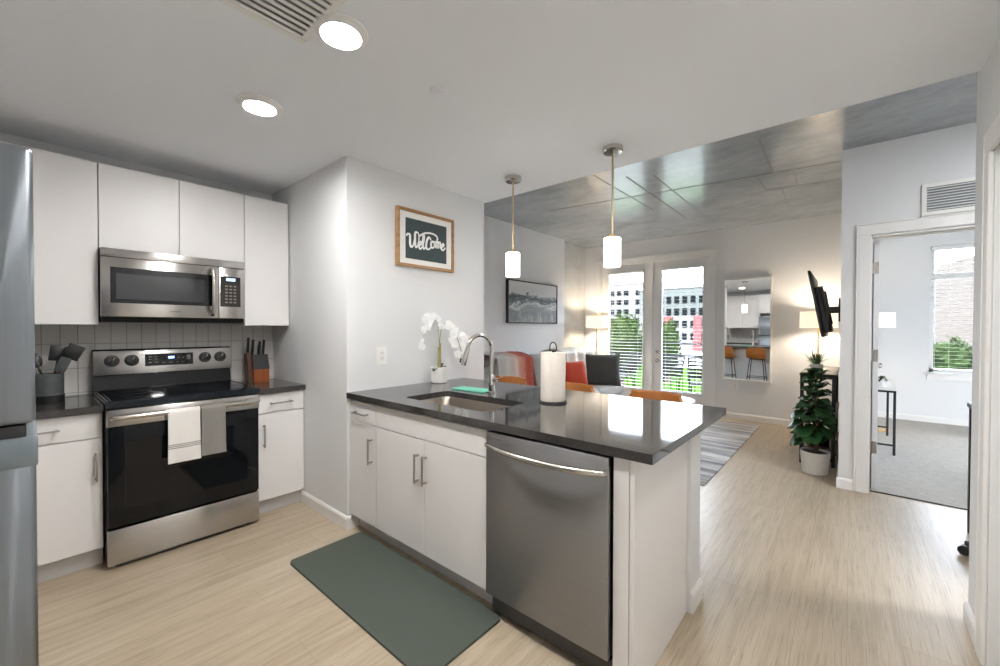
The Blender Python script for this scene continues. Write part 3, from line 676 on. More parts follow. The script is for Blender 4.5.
def h_whisk(t, p, d):
    R = frame(d); b = MB()
    for k in range(5):
        q = R @ Matrix.Rotation(k * PI / 5, 3, 'Z'); pts = [p + q @ Vector((0.030 * math.sin(a) ** 0.8 if a > 0 and a < PI else 0, 0, 0.105 * (1 - math.cos(a)) / 2 if a <= PI else 0)) for a in [PI * i / 10 for i in range(11)]]
        pts2 = [p + q @ Vector((-0.030 * math.sin(a) ** 0.8 if 0 < a < PI else 0, 0, 0.105 * (1 - math.cos(a)) / 2)) for a in [PI * i / 10 for i in range(11)]]
        b.tube(pts, 0.0012, 5); b.tube(pts2, 0.0012, 5)
    b.build('wires', M['nickel'], t)
FZ = CZ + .014
utensil('wide black turner leaning furthest right in the utensil crock', (CX - .03, CY_, FZ), (CX + .085, CY_ - .01, 1.165), h_turner, cat='turner', name='turner')
utensil('black slotted turner standing highest at the middle of the crock', (CX + .01, CY_ + .02, FZ), (CX + .04, CY_ + .03, 1.155), h_turner, cat='turner', name='turner')
utensil('wire whisk at the left of the utensil crock', (CX + .02, CY_ - .01, FZ), (CX - .045, CY_ - .035, 1.095), h_whisk, M['nickel'], cat='whisk', name='whisk')
utensil('black cooking spoon at the back left of the crock', (CX + .03, CY_ + .01, FZ), (CX - .035, CY_ + .035, 1.125), h_spoon, cat='spoon', name='cooking_spoon')
utensil('grey silicone spatula at the right front of the crock', (CX - .02, CY_ - .02, FZ), (CX + .045, CY_ - .045, 1.10), h_spat, M['walnut'], cat='spatula', name='spatula')
# ---- knife block and knives
t = thing('knife_block', 'cherry wood knife block with dark slotted top beside the range', 'knife block', (1.235, 3.62, .917))
b = MB(); b.prism([(3.56, .918), (3.68, .918), (3.73, 1.10), (3.60, 1.135), (3.56, 1.02)], 'x', 1.185, 1.295); bk = b.build('block', M['cherry'], t, sm=15)
b = MB(); b.prism([(3.578, 1.045), (3.556, 1.022), (3.598, 1.138), (3.735, 1.102), (3.728, 1.08), (3.60, 1.115)], 'x', 1.183, 1.297); b.build('slot_top', M['blackp'], t, sm=15)
b = MB(); b.prism([(3.58, .918), (3.66, .918), (3.70, 1.14), (3.62, 1.15)], 'x', 1.155, 1.183); b.build('side_slot', M['walnut'], t, sm=15)
def knife(label, x, y, z, L, w=0.025):
    t = thing('kitchen_knife', label, 'knife', (x, y, z), 'knives in the block'); d = Vector((0, -0.20, 1)).normalized(); R = frame(d)
    b = MB(); b.obox(Vector((x, y, z)) + d * (L / 2 + .008), (w * .62, w, L), R, .004, 2); b.build('handle', M['blackp'], t)
    b = MB(); b.obox(Vector((x, y, z)) + d * .002, (w * .5, w * .9, .014), R, .001, 1); b.build('bolster', M['nickel'], t)
    b = MB(); b.obox(Vector((x, y, z)) - d * .0335, (.0016, w * .9, .057), R); b.build('blade', M['nickel'], t)
for i, (x, y, z, L, lab) in enumerate(((1.168, 3.655, 1.142, .125, 'black handled carving knife in the side slot, leftmost in the block'), (1.205, 3.665, 1.122, .130, 'black handled knife second from left in the block'),
                                (1.243, 3.64, 1.128, .085, 'shorter black handled knife at front middle of the block'), (1.262, 3.69, 1.114, .120, 'black handled knife at back middle of the block'), (1.284, 3.665, 1.122, .125, 'black handled knife rightmost in the block'))):
    knife(lab, x, y, z, L)

# ================================================================== PENINSULA
PX = 1.425
t = thing('base_cabinet', 'narrow white peninsula cabinet with drawer and door beside the column', 'cabinet', (1.74, 2.39, 0))
b = MB(); b.box(PX + .020, 2.05, 2.234, 2.545, 0.105, 0.883); b.build('body', M['cab'], t, sm=0)
b = MB(); b.box(1.492, 1.508, 2.234, 2.545, 0, .105); b.build('toe_kick', M['toe'], t, sm=0)
d = front(t, 'drawer', 'x', PX, -1, 2.234, 2.545, 0.740, 0.872); pull(d, (PX, 2.312, .800), (PX, 2.475, .800), (-1, 0, 0))
d = front(t, 'door', 'x', PX, -1, 2.234, 2.545, 0.105, 0.738); pull(d, (PX, 2.279, .497), (PX, 2.279, .66), (-1, 0, 0))
t = thing('sink_cabinet', 'white two-door peninsula cabinet under the sink', 'cabinet', (1.74, 1.765, 0))
b = MB()
for q in ((PX + .02, 2.05, 1.300, 1.318, .105, .883), (PX + .02, 2.05, 2.215, 2.233, .105, .883), (PX + .02, 2.05, 1.300, 2.233, .105, .123), (2.03, 2.05, 1.300, 2.233, .105, .883), (PX + .02, PX + .04, 1.300, 2.233, .70, .883)): b.box(*q)
b.build('body', M['cab'], t, sm=0)
b = MB(); b.box(1.492, 1.508, 1.300, 2.233, 0, .105); b.build('toe_kick', M['toe'], t, sm=0)
front(t, 'false_drawer_front', 'x', PX, -1, 1.300, 2.232, 0.740, 0.872)
d = front(t, 'door', 'x', PX, -1, 1.766, 2.232, 0.105, 0.738); pull(d, (PX, 1.815, .497), (PX, 1.815, .66), (-1, 0, 0))
d = front(t, 'door', 'x', PX, -1, 1.300, 1.766, 0.105, 0.738); pull(d, (PX, 1.747, .497), (PX, 1.747, .66), (-1, 0, 0))
# dishwasher
t = thing('dishwasher', 'stainless dishwasher with curved bar handle at the end of the peninsula', 'dishwasher', (1.74, 0.98, 0))
b = MB(); b.box(1.465, 2.04, 0.672, 1.292, 0.10, 0.878); b.build('body', M['blackp'], t, sm=0)
b = MB(); b.box(1.405, 1.462, 0.674, 1.290, 0.112, 0.873, 0.006, 2); dw = b.build('door', M['steely'], t)
b = MB(); b.tube(smooth_pts([(1.406, 1.275, .815), (1.385, 1.262, .816), (1.366, 1.20, .814), (1.353, 1.10, .811), (1.349, .98, .810), (1.353, .87, .811), (1.366, .765, .814), (1.385, .703, .816), (1.406, .69, .815)], 6), 0.013, 12); b.build('handle', M['nickel'], dw, 'long bowed steel handle')
b = MB(); b.box(1.4035, 1.407, 1.125, 1.255, .840, .853, .001, 1); b.build('vent_slot', plain('slot_grey', S(98, 96, 94), 0.4), dw)
b = MB(); b.box(1.455, 1.475, 0.674, 1.290, 0.012, 0.098); b.build('toe_panel', plain('toe_panel_dark', S(70, 70, 70), 0.45), t, sm=0)
b = MB(); b.box(1.43, 1.462, .678, 1.288, .098, .114); b.build('gap_seal', M['dark'], t, sm=0)  # dark strip standing in for the shade in the gap below the door
# end panel of the peninsula
b = MB(); b.box(PX, 1.52, 0.604, 0.664, 0, 0.883, .001, 1); b.box(1.427, 2.052, 0.583, 0.602, 0, 0.883, .0015, 1)
tag(b.build('end_panel', M['cab'], sm=0), 'white laminate end panel closing the peninsula beside the dishwasher', 'panel')
# worktop with the sink cut-out
SX0, SX1, SY0, SY1 = 1.545, 1.905, 1.425, 2.115
def rrect(x0, x1, y0, y1, r, n=6):
    out = []
    for cx, cyy, a0 in ((x1 - r, y1 - r, 0), (x0 + r, y1 - r, PI / 2), (x0 + r, y0 + r, PI), (x1 - r, y0 + r, 1.5 * PI)):
        for k in range(n + 1): a = a0 + k * PI / 2 / n; out.append((cx + r * math.cos(a), cyy + r * math.sin(a)))
    return out
def slab_hole(b, X0, X1, Y0, Y1, inner, z0, z1):
    m = len(inner); c = ((X0 + X1) / 2, (Y0 + Y1) / 2)
    ic = (sum(p[0] for p in inner) / m, sum(p[1] for p in inner) / m)
    outer = []
    for p in inner:
        dx, dy = p[0] - ic[0], p[1] - ic[1]; ts = []
        if dx > 1e-9: ts.append((X1 - ic[0]) / dx)
        if dx < -1e-9: ts.append((X0 - ic[0]) / dx)
        if dy > 1e-9: ts.append((Y1 - ic[1]) / dy)
        if dy < -1e-9: ts.append((Y0 - ic[1]) / dy)
        k = min(ts); outer.append((ic[0] + dx * k, ic[1] + dy * k))
    # snap nearest outer samples to the four corners
    for q in ((X0, Y0), (X0, Y1), (X1, Y0), (X1, Y1)):
        i = min(range(m), key=lambda i: (outer[i][0] - q[0]) ** 2 + (outer[i][1] - q[1]) ** 2); outer[i] = q
    vs = [(*p, z1) for p in inner] + [(*p, z1) for p in outer] + [(*p, z0) for p in inner] + [(*p, z0) for p in outer]
    fs = []
    for i in range(m):
        j = (i + 1) % m
        fs += [(i, m + i, m + j, j), (2 * m + i, 2 * m + j, 3 * m + j, 3 * m + i), (i, j, 2 * m + j, 2 * m + i), (m + i, 3 * m + i, 3 * m + j, m + j)]
    b.mesh(vs, fs)
b = MB(); slab_hole(b, 1.405, 2.50, 0.513, 2.553, rrect(SX0, SX1, SY0, SY1, .045), 0.884, 0.920)
tag(b.build('countertop', M['granite'], sm=25), 'large dark grey granite peninsula worktop with an undermount sink', 'countertop')
# sink basin
t = thing('sink', 'stainless undermount sink basin in the peninsula worktop', 'sink', ((SX0 + SX1) / 2, (SY0 + SY1) / 2, .70))
b = MB(); rings = [rrect(SX0 - .014, SX1 + .014, SY0 - .014, SY1 + .014, .055), rrect(SX0 - .002, SX1 + .002, SY0 - .002, SY1 + .002, .047), rrect(SX0 + .004, SX1 - .004, SY0 + .004, SY1 - .004, .05), rrect(SX0 + .012, SX1 - .012, SY0 + .012, SY1 - .012, .06), rrect(SX0 + .05, SX1 - .05, SY0 + .05, SY1 - .05, .06)]
zs = [.8825, .8825, .870, .72, .704]; m_ = len(rings[0])
vs = [(*p, z) for rg, z in zip(rings, zs) for p in rg] + [((SX0 + SX1) / 2, (SY0 + SY1) / 2, .698)]
fs = [(i * m_ + k, i * m_ + (k + 1) % m_, (i + 1) * m_ + (k + 1) % m_, (i + 1) * m_ + k) for i in range(4) for k in range(m_)] + [(4 * m_ + k, 4 * m_ + (k + 1) % m_, 5 * m_) for k in range(m_)]
b.mesh(vs, fs); bs = b.build('basin', steel('sink_steel', S(186, 176, 166), 0.28, 'y'), t, sm=50)
b = MB(); b.lathe([(0.045, 0), (0.045, .004), (.036, .004), (.03, -.002), (0, -.002)], ((SX0 + SX1) / 2, (SY0 + SY1) / 2, .7), 28); b.build('drain', M['chrome'], bs)
# faucet
FX, FYY = 2.055, 1.835
t = thing('faucet', 'gooseneck pull-down faucet in polished nickel behind the sink', 'faucet', (FX, FYY, .92))
b = MB(); b.lathe([(0, .0), (.028, .0), (.028, .006), (.023, .010), (.021, .05), (.021, .115), (.018, .122), (0, .122)], (FX, FYY, .92), 28); b.build('base', M['chrome'], t)
arc = [(FX, FYY, 1.03), (FX, FYY, 1.20)]; R_ = 0.092
dirv = Vector((-1, 0.28, 0)).normalized()
for k in range(1, 13):
    a = PI * k / 12 * 0.94; q = Vector((FX, FYY, 1.21)) + dirv * (R_ * (1 - math.cos(a))) + Vector((0, 0, R_ * 1.05 * math.sin(a))); arc.append(tuple(q))
b = MB(); b.tube(arc, 0.0125, 14); b.build('neck', M['chrome'], t)
e = Vector(arc[-1]); dn = (e - Vector(arc[-2])).normalized()
b = MB(); b.tube([e - dn * .004, e + dn * .012, e + dn * .05, e + dn * .115, e + dn * .12], [.0135, .0150, .0165, .0175, .016], 16); b.build('spray_head', M['chrome'], t)
b = MB(); b.tube([(FX, FYY - .018, 1.005), (FX, FYY - .045, 1.010)], [.014, .013], 14); b.tube([(FX, FYY - .040, 1.010), (FX + .015, FYY - .085, 1.028)], [.006, .005], 10); b.build('lever', M['chrome'], t)
b = MB(); b.obox((2.045, 2.005, .9245), (0.12, 0.29, 0.009), Matrix.Rotation(math.radians(4), 3, 'Z'), .004); 
for k in range(9): b.obox((2.045 , 1.885 + k * .03, .9295), (0.10, 0.006, 0.003), Matrix.Rotation(math.radians(4), 3, 'Z'), .001, 1)
tag(b.build('dish_mat', M['mint']), 'mint green drying mat behind the sink beside the faucet', 'drying mat')

# orchid
OX, OY = 2.150, 2.478
t = thing('potted_orchid', 'white artificial orchid in a white pot against the column wall', 'orchid', (OX, OY, .92))
b = MB(); b.lathe([(0, 0), (.056, 0), (.063, .006), (.068, .06), (.069, .122), (.066, .125), (.062, .12), (.062, .1), (0, .1)], (OX, OY, .92), 32); b.build('pot', M['white'], t)
b = MB(); b.lathe([(0, .1), (.055, .1), (.05, .108), (.02, .112), (0, .112)], (OX, OY, .92), 24); b.build('soil', M['soil'], t)
def leaf_fn(p, d, up, L, w, bend, fold=0.2):
    d = d.normalized(); s_ = d.cross(up).normalized(); u_ = s_.cross(d).normalized()
    def f(u, v):
        x = v * L; k = math.sin(PI * min(1, v * 0.96 + .04)) ** 0.7 * w
        off = (u - .5) * 2
        q = p + d * (x * math.cos(bend * v)) - Vector((0, 0, 1)) * (math.sin(bend * v) * x * .6) + s_ * (off * k) + u_ * (abs(off) * k * fold)
        return q
    return f
top = Vector((OX, OY, 1.032))
for az, el, L in ((200, 20, .13), (20, 55, .12), (300, 35, .10)):
    d = Vector((math.cos(math.radians(az)) * math.cos(math.radians(el)), math.sin(math.radians(az)) * math.cos(math.radians(el)), math.sin(math.radians(el))))
    b = MB(); b.sheet(leaf_fn(top, d, Vector((0, 0, 1)), L, .024, .7, .25), 6, 10, .003); b.build('leaf', M['leafd'], t)
b = MB(); b.tube([top, top + Vector((0, 0, .17))], [.014, .012], 8); b.tube([top + Vector((.012, 0, 0)), top + Vector((.010, -.004, .20))], [.006, .005], 8); b.build('stake', M['stem'], t)
V3 = Vector
vL, vR = V3((-.76, .65, 0)), V3((.65, -.76, 0))   # two arching sprays spread left and right
RT = V3((.651, -.759, 0))
stems = [[top, top + V3((0, 0, .24)), top - RT * .02 + V3((0, 0, .37)), top - RT * .07 + V3((0, 0, .40)), top - RT * .12 + V3((0, -.02, .31)), top - RT * .165 + V3((0, -.03, .18)), top - RT * .185 + V3((0, -.03, .12))],
         [top, top + V3((.01, 0, .24)), top + RT * .03 + V3((0, 0, .35)), top + RT * .08 + V3((0, -.02, .33)), top + RT * .13 + V3((0, -.02, .24)), top + RT * .16 + V3((0, -.02, .13)), top + RT * .155 + V3((0, -.02, .06))]]
def flower(b, c, n, r):
    n = n.normalized(); a = n.cross(V3((0, 0, 1))).normalized(); u_ = a.cross(n).normalized()
    for k in range(5):
        th = 2 * PI * k / 5 + PI / 2; d = a * math.cos(th) + u_ * math.sin(th); sd = n.cross(d)
        w = r * (.62 if k in (1, 4) else .4)
        def f(u, v): 
            kk = math.sin(PI * (0.08 + v * .9)) ** .6 * w; o_ = (u - .5) * 2
            return c + d * (v * r) + sd * (o_ * kk) + n * (.25 * r * v * v - .15 * r * o_ * o_ * v)
        b.sheet(f, 4, 5, .0012)
    b.ell(c + n * .006, (.007, .007, .009), 8, 6)
for st in stems:
    pts = smooth_pts(st, 6); b = MB(); b.tube(pts, [.0028] * len(pts), 6); b.build('stem', M['stem'], t)
    n_ = len(pts)
    for i in range(12, n_ - 5, 1):
        if random.random() < .08: continue
        b = MB(); sd = RT * random.uniform(-.6, .6) + V3((-.6, -.8, random.uniform(-.1, .3))); flower(b, pts[i] + sd * .022 + RT * random.uniform(-.045, .045) + V3((0, 0, random.uniform(-.02, .015))), sd, random.uniform(.024, .036)); b.build('blossom', M['petal'], t)
    for i in (n_ - 6, n_ - 3, n_ - 1):
        b = MB(); b.ell(pts[i] + V3((0, 0, -.004)), (.008, .008, .011), 10, 8); b.build('bud', M['bud'], t)
# paper towel on its stand
QX, QY = 2.025, 1.325
t = thing('paper_towel_holder', 'black wire stand holding the paper towel roll on the worktop', 'paper towel holder', (QX, QY, .92))
b = MB(); b.lathe([(0, 0), (.082, 0), (.084, .004), (.082, .010), (0, .010)], (QX, QY, .92), 36); b.build('base', M['blackm'], t)
b = MB(); b.cyl((QX, QY, .93), (QX, QY, 1.222), .006, n=10); b.tube(smooth_pts([(QX - .013, QY + .013, 1.222), (QX - .013, QY + .013, 1.25), (QX - .006, QY + .006, 1.268), (QX + .006, QY - .006, 1.268), (QX + .013, QY - .013, 1.25), (QX + .013, QY - .013, 1.222), (QX, QY, 1.216)], 5), .003, 8); b.build('post', M['blackm'], t)
b = MB(); prof = [(.022, .012), (.071, .012), (.0725, .016), (.0725, .290), (.071, .293), (.022, .293), (.020, .28), (.020, .02)]
b.lathe(prof, (QX, QY, .92), 48)
rl = tag(b.build('paper_towel_roll', M['paper']), 'roll of paper towels standing on the peninsula worktop', 'paper towels')
def flap(u, v):
    z = .935 + .275 * v; a0 = math.radians(-118) ; a = a0 + u * math.radians(52) * (0.35 + v * .9); r = .0730 + .0025 * u + .002 * math.sin(v * 5)
    return (QX + r * math.cos(a), QY + r * math.sin(a), z)
b = MB(); b.sheet(flap, 12, 12, .0012); b.build('loose_sheet', M['paper'], rl, 'loose end sheet')

# ---- floor mat
b = MB(); b.prism(rrect(0.985, 1.445, 1.215, 2.44, .03), 'z', 0.0, 0.012); 
for v in b.bm.verts:
    pass
tag(b.build('floor_mat', M['mat'], sm=30), 'dark green anti-fatigue mat on the floor before the sink', 'mat')

# ---- wall plate on the column
def plate(name, label, cat, c, ax, sg, w=.115, h=.118, gang=2, mat=None, kind='switch'):
    t = thing(name, label, cat, c); c = V3(c); b = MB()
    def bx(b, du, dz, w, h, o0, o1, bev=.0):
        f = sorted((o0 * sg, o1 * sg))
        if ax == 'y': b.box(c.x + du - w / 2, c.x + du + w / 2, c.y + f[0], c.y + f[1], c.z + dz - h / 2, c.z + dz + h / 2, bev, 1)
        else: b.box(c.x + f[0], c.x + f[1], c.y + du - w / 2, c.y + du + w / 2, c.z + dz - h / 2, c.z + dz + h / 2, bev, 1)
    bx(b, 0, 0, w, h, 0, .006, .002); p = b.build('cover_plate', M['whitep'], t)
    for g in range(gang):
        du = (g - (gang - 1) / 2) * .046; b = MB()
        bx(b, du, 0, .034, .068, .004, .0085, .001); q = b.build('outlet_face' if kind == 'outlet' else 'rocker', M['white'], t)
        if kind == 'outlet':
            b = MB()
            for dz in (.018, -.018):
                for k in (-.006, .006): bx(b, du + k, dz, .0022, .010, .006, .0088)
            b.build('slots', M['dark'], q, sm=0)
plate('wall_outlet', 'white outlet plate on the column wall left of the orchid', 'outlet', (1.677, 2.555, 1.153), 'y', -1, .085, .125, 1, kind='outlet')
plate('wall_outlet', 'white outlet plate low on the far wall under the mirror', 'outlet', (6.94, 1.305, .50), 'x', -1, .075, .12, 1, kind='outlet')

# ---- Welcome sign
t = thing('framed_sign', 'oak framed chalk-lettered Welcome sign on the column wall', 'sign', (2.068, 2.553, 1.813))
sx0, sx1, sz0, sz1 = 1.790, 2.353, 1.814, 2.250; fy0, fy1 = 2.522, 2.553; b = MB()
for q in ((sx0, sx0 + .023, sz0, sz1), (sx1 - .023, sx1, sz0, sz1), (sx0 + .023, sx1 - .023, sz0, sz0 + .023), (sx0 + .023, sx1 - .023, sz1 - .023, sz1)): b.box(q[0], q[1], fy0, fy1, q[2], q[3], .002, 1)
b.build('frame', M['oak'], t)
b = MB(); b.box(sx0 + .022, sx1 - .022, 2.534, 2.55, sz0 + .022, sz1 - .022); b.build('mount', plain('white_mount_board', S(236, 235, 233), 0.7), t, sm=0)
ax0, ax1, az0, az1 = 1.869, 2.275, 1.877, 2.181
b = MB(); b.box(ax0, ax1, 2.5325, 2.536, az0, az1); art = b.build('art_panel', plain('slate_green_board', S(62, 74, 76), 0.8, var=0.12, vs=40), t, sm=0)
ltr = MB()
def stroke(pts, r0=.0085, r1=.0055):
    r0, r1 = r0 * 1.15, r1 * 1.15; pts = [(x, z + (.17 * (x - .25) / .7 if x > .25 else 0)) for x, z in pts]
    p = smooth_pts([V3((ax0 + (ax1 - ax0) * x, 2.532, az0 + (az1 - az0) * z)) for x, z in pts], 6)
    n = len(p); rr = []
    for i in range(n):
        dd = p[min(i + 1, n - 1)] - p[max(i - 1, 0)]; rr.append(r0 if dd.z < -abs(dd.x) * .3 else r1)
    nb = MB(); nb.tube(p, rr, 8)
    for v in nb.bm.verts: v.co.y = 2.5318 + (v.co.y - 2.532) * .18
    ltr.merge(nb.bm)
# W with loop, e, l, C, o, m, e with a flourish running over the word
stroke([(.02, .54), (.04, .60), (.09, .59), (.10, .50), (.10, .36), (.13, .29), (.17, .34), (.20, .48), (.215, .60)])
stroke([(.215, .60), (.215, .42), (.235, .31), (.27, .33), (.30, .46), (.305, .60), (.27, .68), (.22, .66), (.21, .58)])
stroke([(.305, .40), (.345, .45), (.37, .42), (.345, .37), (.32, .36), (.31, .30), (.345, .26), (.39, .32)], .0075)
stroke([(.39, .32), (.43, .48), (.435, .60), (.41, .60), (.40, .48), (.405, .32), (.43, .255), (.47, .31)], .0075)
stroke([(.60, .47), (.56, .55), (.51, .50), (.48, .38), (.49, .27), (.54, .24), (.60, .30), (.61, .38)], .0085)
stroke([(.63, .44), (.60, .40), (.605, .31), (.64, .27), (.68, .31), (.68, .39), (.65, .44), (.62, .42), (.70, .43)], .0075)
stroke([(.70, .43), (.725, .41), (.725, .26)], .0075); stroke([(.725, .36), (.755, .43), (.78, .40), (.78, .25)], .0075); stroke([(.78, .35), (.81, .42), (.835, .39), (.835, .29), (.85, .245)], .0075)
stroke([(.86, .32), (.90, .37), (.93, .34), (.905, .30), (.875, .29), (.87, .23), (.91, .195), (.97, .26)], .0075)
stroke([(.31, .58), (.42, .65), (.54, .66), (.66, .63), (.74, .57), (.765, .50), (.74, .46)], .0065, .006)
ltr.build('lettering', plain('chalk_white_lettering', S(238, 238, 236), 0.8), art, 'white hand-lettered word')

# ---- ceiling fittings
lens_m = emis('downlight_lens', (1, .978, .955, 1), KIT)
for i, (x, y) in enumerate(DOWN):
    t = thing('recessed_downlight', ['lit round recessed downlight beside the ceiling vent', 'lit round recessed downlight nearer the wall cabinets'][i], 'ceiling light', (x, y, ZK), 'recessed kitchen downlights')
    b = MB(); b.lathe([(.0685, 2.4775), (.075, 2.472), (.098, 2.489), (.100, 2.4945), (.0685, 2.4945)], (x, y, 0), 48); b.build('trim_ring', M['whitep'], t)
    b = MB(); b.lathe([(0, 2.4785), (.0685, 2.4785), (.0685, 2.4935), (0, 2.4935)], (x, y, 0), 40); b.build('lens', lens_m, t, 'glowing lens')
for i, (x, y) in enumerate(DOWN_ADDED):  # unseen extra downlights, added for their light
    b = MB(); b.lathe([(.0685, 2.4775), (.075, 2.472), (.098, 2.489), (.100, 2.4945), (.0685, 2.4945)], (x, y, 0), 48); t = b.build('recessed_downlight', M['whitep'])
    b = MB(); b.lathe([(0, 2.4785), (.0685, 2.4785), (.0685, 2.4935), (0, 2.4935)], (x, y, 0), 40); b.build('lens', lens_m, t, 'glowing lens')
    tag(t, ['recessed downlight near the foot of the kitchen, in front of the refrigerator', 'recessed downlight at the hall end of the kitchen ceiling'][i], 'ceiling light', 'recessed kitchen downlights')
VX0, VX1, VY0, VY1 = 0.25, 0.715, 1.36, 1.65
t = thing('ceiling_vent', 'white louvred air vent in the kitchen ceiling', 'vent', ((VX0 + VX1) / 2, (VY0 + VY1) / 2, ZK))
b = MB()
for q in ((VX0 - .03, VX1 + .03, VY0 - .03, VY0), (VX0 - .03, VX1 + .03, VY1, VY1 + .03), (VX0 - .03, VX0, VY0, VY1), (VX1, VX1 + .03, VY0, VY1)): b.box(*q, ZK - .008, ZK - .0005, .002, 1)
b.build('frame', M['whitep'], t)
b = MB(); b.box(VX0, VX1, VY0, VY1, ZK - .0015, ZK - .0005); b.build('duct_back', plain('duct_shadow_grey', S(150, 150, 150), 0.9), t, sm=0)  # grey sheet for the shade between the vent slats
b = MB(); n_ = 9
for k in range(n_):
    y = VY0 + (k + .5) * (VY1 - VY0) / n_; b.obox(((VX0 + VX1) / 2, y, ZK - .011), (VX1 - VX0, .024, .002), Matrix.Rotation(math.radians(12), 3, 'X'))
b.build('louvres', M['whitep'], t, sm=0)
b = MB(); b.lathe([(0, ZK - .014), (.036, ZK - .014), (.041, ZK - .011), (.041, ZK - .0005), (0, ZK - .0005)], (1.313, 1.522, 0), 32); tag(b.build('sprinkler_cover', M['ceil']), 'small round white sprinkler cover plate on the kitchen ceiling', 'sprinkler cover')
shade_m = emis('opal_glass_lit', (1, .955, .90, 1), 6)
for i, (x, y) in enumerate(((2.432, 1.957), (2.437, 1.154))):
    t = thing('pendant_light', ['chrome stem pendant with lit opal glass cylinder, the one nearer the column', 'chrome stem pendant with lit opal glass cylinder, the one nearer the doorway'][i], 'pendant light', (x, y, 1.74), 'pendants over the peninsula')
    b = MB(); b.lathe([(0, 2.462), (.055, 2.462), (.063, 2.468), (.064, 2.4945), (0, 2.4945)], (x, y, 0), 40); b.build('canopy', M['chrome'], t)
    b = MB(); b.cyl((x, y, 1.93), (x, y, 2.465), .0065, n=12); b.build('stem', plain('champagne_stem', S(196, 172, 138), .3, 1.0), t)
    b = MB(); b.lathe([(0, 1.945), (.018, 1.945), (.020, 1.935), (.040, 1.930), (.040, 1.924), (0, 1.924)], (x, y, 0), 28); b.build('socket_cap', M['brass'], t)
    b = MB(); b.lathe([(.046, 1.748), (.050, 1.745), (.052, 1.751), (.052, 1.919), (.049, 1.924), (.002, 1.924), (.002, 1.920), (.047, 1.918), (.047, 1.753)], (x, y, 0), 36); b.build('glass_shade', shade_m, t, 'glowing opal glass shade')

# ================================================================== LIVING ROOM
# ---- counter stools
def make_stool(x, y, label):
    t = thing('bar_stool', label, 'bar stool', (x, y, 0), 'leather stools along the peninsula')
    # one curved shell: seat turning up into the back (seat faces -x)
    def shell(u, v):
        w = (u - .5) * 2
        if v < .5:
            k = v / .5; px = -.20 + .34 * k; pz = .655 - .018 * math.sin(PI * k) ; hw = .165 + .035 * k
            return V3((x + px, y + w * hw, pz + .030 * w * w * k))
        k = (v - .5) / .5; a = k * 1.0
        px = .14 + .085 * math.sin(min(1, k * 1.6) * PI / 2) + .05 * k; pz = .655 + .250 * (k ** 1.25); hw = .200 - .012 * k - (.02 * max(0, k - .85) / .15)
        return V3((x + px - .055 * w * w, y + w * hw, pz + .030 * w * w * (1 - k)))
    b = MB(); b.sheet(shell, 14, 28, .024); b.build('shell_seat', M['leather'], t, sm=50)
    pts = [shell(u / 14, 1) for u in range(15)]; b = MB(); b.tube([p + V3((-.012, 0, 0)) for p in pts], .0115, 8); b.build('back_piping', M['leather'], t)
    for sx in (-1, 1):
        for sy in (-1, 1):
            b = MB(); b.tube([(x + sx * .13, y + sy * .13, .638), (x + sx * .185, y + sy * .19, .0)], .009, 8); b.build('leg', M['blackm'], t)
    b = MB()
    c = [(x + sx * .172, y + sy * .176, .15 + .07) for sx, sy in ((-1, -1), (1, -1), (1, 1), (-1, 1))]
    for i in range(4): b.tube([c[i], c[(i + 1) % 4]], .007, 8)
    b.build('foot_rail', M['blackm'], t)
    b = MB(); b.box(x - .14, x + .14, y - .14, y + .14, .632, .644, .003); b.build('seat_plate', M['blackm'], t)
    return t
st = make_stool(2.62, 2.305, 'tan leather bar stool nearest the column wall, behind the faucet')
for dy, lab in ((-.64, 'tan leather bar stool in the middle, behind the paper towel roll'), (-1.285, 'tan leather bar stool at the free end of the peninsula')):
    s2 = copy_tree(st); s2.location = (2.62, 2.305 + dy, 0); s2['label'] = lab

# ---- sofa
t = thing('sofa', 'light grey upholstered sofa along the left living room wall', 'sofa', (5.2, 3.25, 0))
b = MB(); b.box(3.70, 6.42, 2.86, 3.68, .10, .30, .03, 3); b.build('base', M['sofa'], t)
b = MB(); b.box(3.70, 6.42, 3.46, 3.70, .28, .86, .05, 4); b.build('backrest', M['sofa'], t)
b = MB(); b.box(3.66, 3.86, 2.86, 3.68, .12, .62, .05, 4); b.build('arm', M['sofa'], t)
for i in range(3): b = MB(); b.box(3.86 + i * .855, 3.86 + (i + 1) * .855 - .008, 2.80, 3.48, .28, .455, .06, 4); b.build('seat_cushion', M['sofa'], t)
for i in range(3): b = MB(); b.obox((3.86 + (i + .5) * .855, 3.40, .69), (.84, .20, .54), Matrix.Rotation(math.radians(-10), 3, 'X'), .08, 4); b.build('back_cushion', M['sofa'], t)
for x in (3.78, 6.34):
    for y in (2.93, 3.6): b = MB(); b.cyl((x, y, 0), (x, y, .11), .02, .028, 12); b.build('leg', M['walnut'], t)
def pillow(b, c, w, h, d, rot, n=14):
    vs = []; fs = []
    for sgn in (1, -1):
        o0 = len(vs)
        for i in range(n + 1):
            for j in range(n + 1):
                u, v = i / n * 2 - 1, j / n * 2 - 1
                k = (max(0, 1 - u ** 4) * max(0, 1 - v ** 4)) ** .5
                pinch = 1 - .07 * (1 - abs(u) ** 2) * abs(v) ** 3 ; pinch2 = 1 - .07 * (1 - abs(v) ** 2) * abs(u) ** 3
                vs.append(rot @ V3((u * w / 2 * pinch2, sgn * k * d / 2, v * h / 2 * pinch)) + V3(c))
        for i in range(n):
            for j in range(n): fs.append((o0 + i * (n + 1) + j, o0 + (i + 1) * (n + 1) + j, o0 + (i + 1) * (n + 1) + j + 1, o0 + i * (n + 1) + j + 1))
    b.mesh(vs, fs)
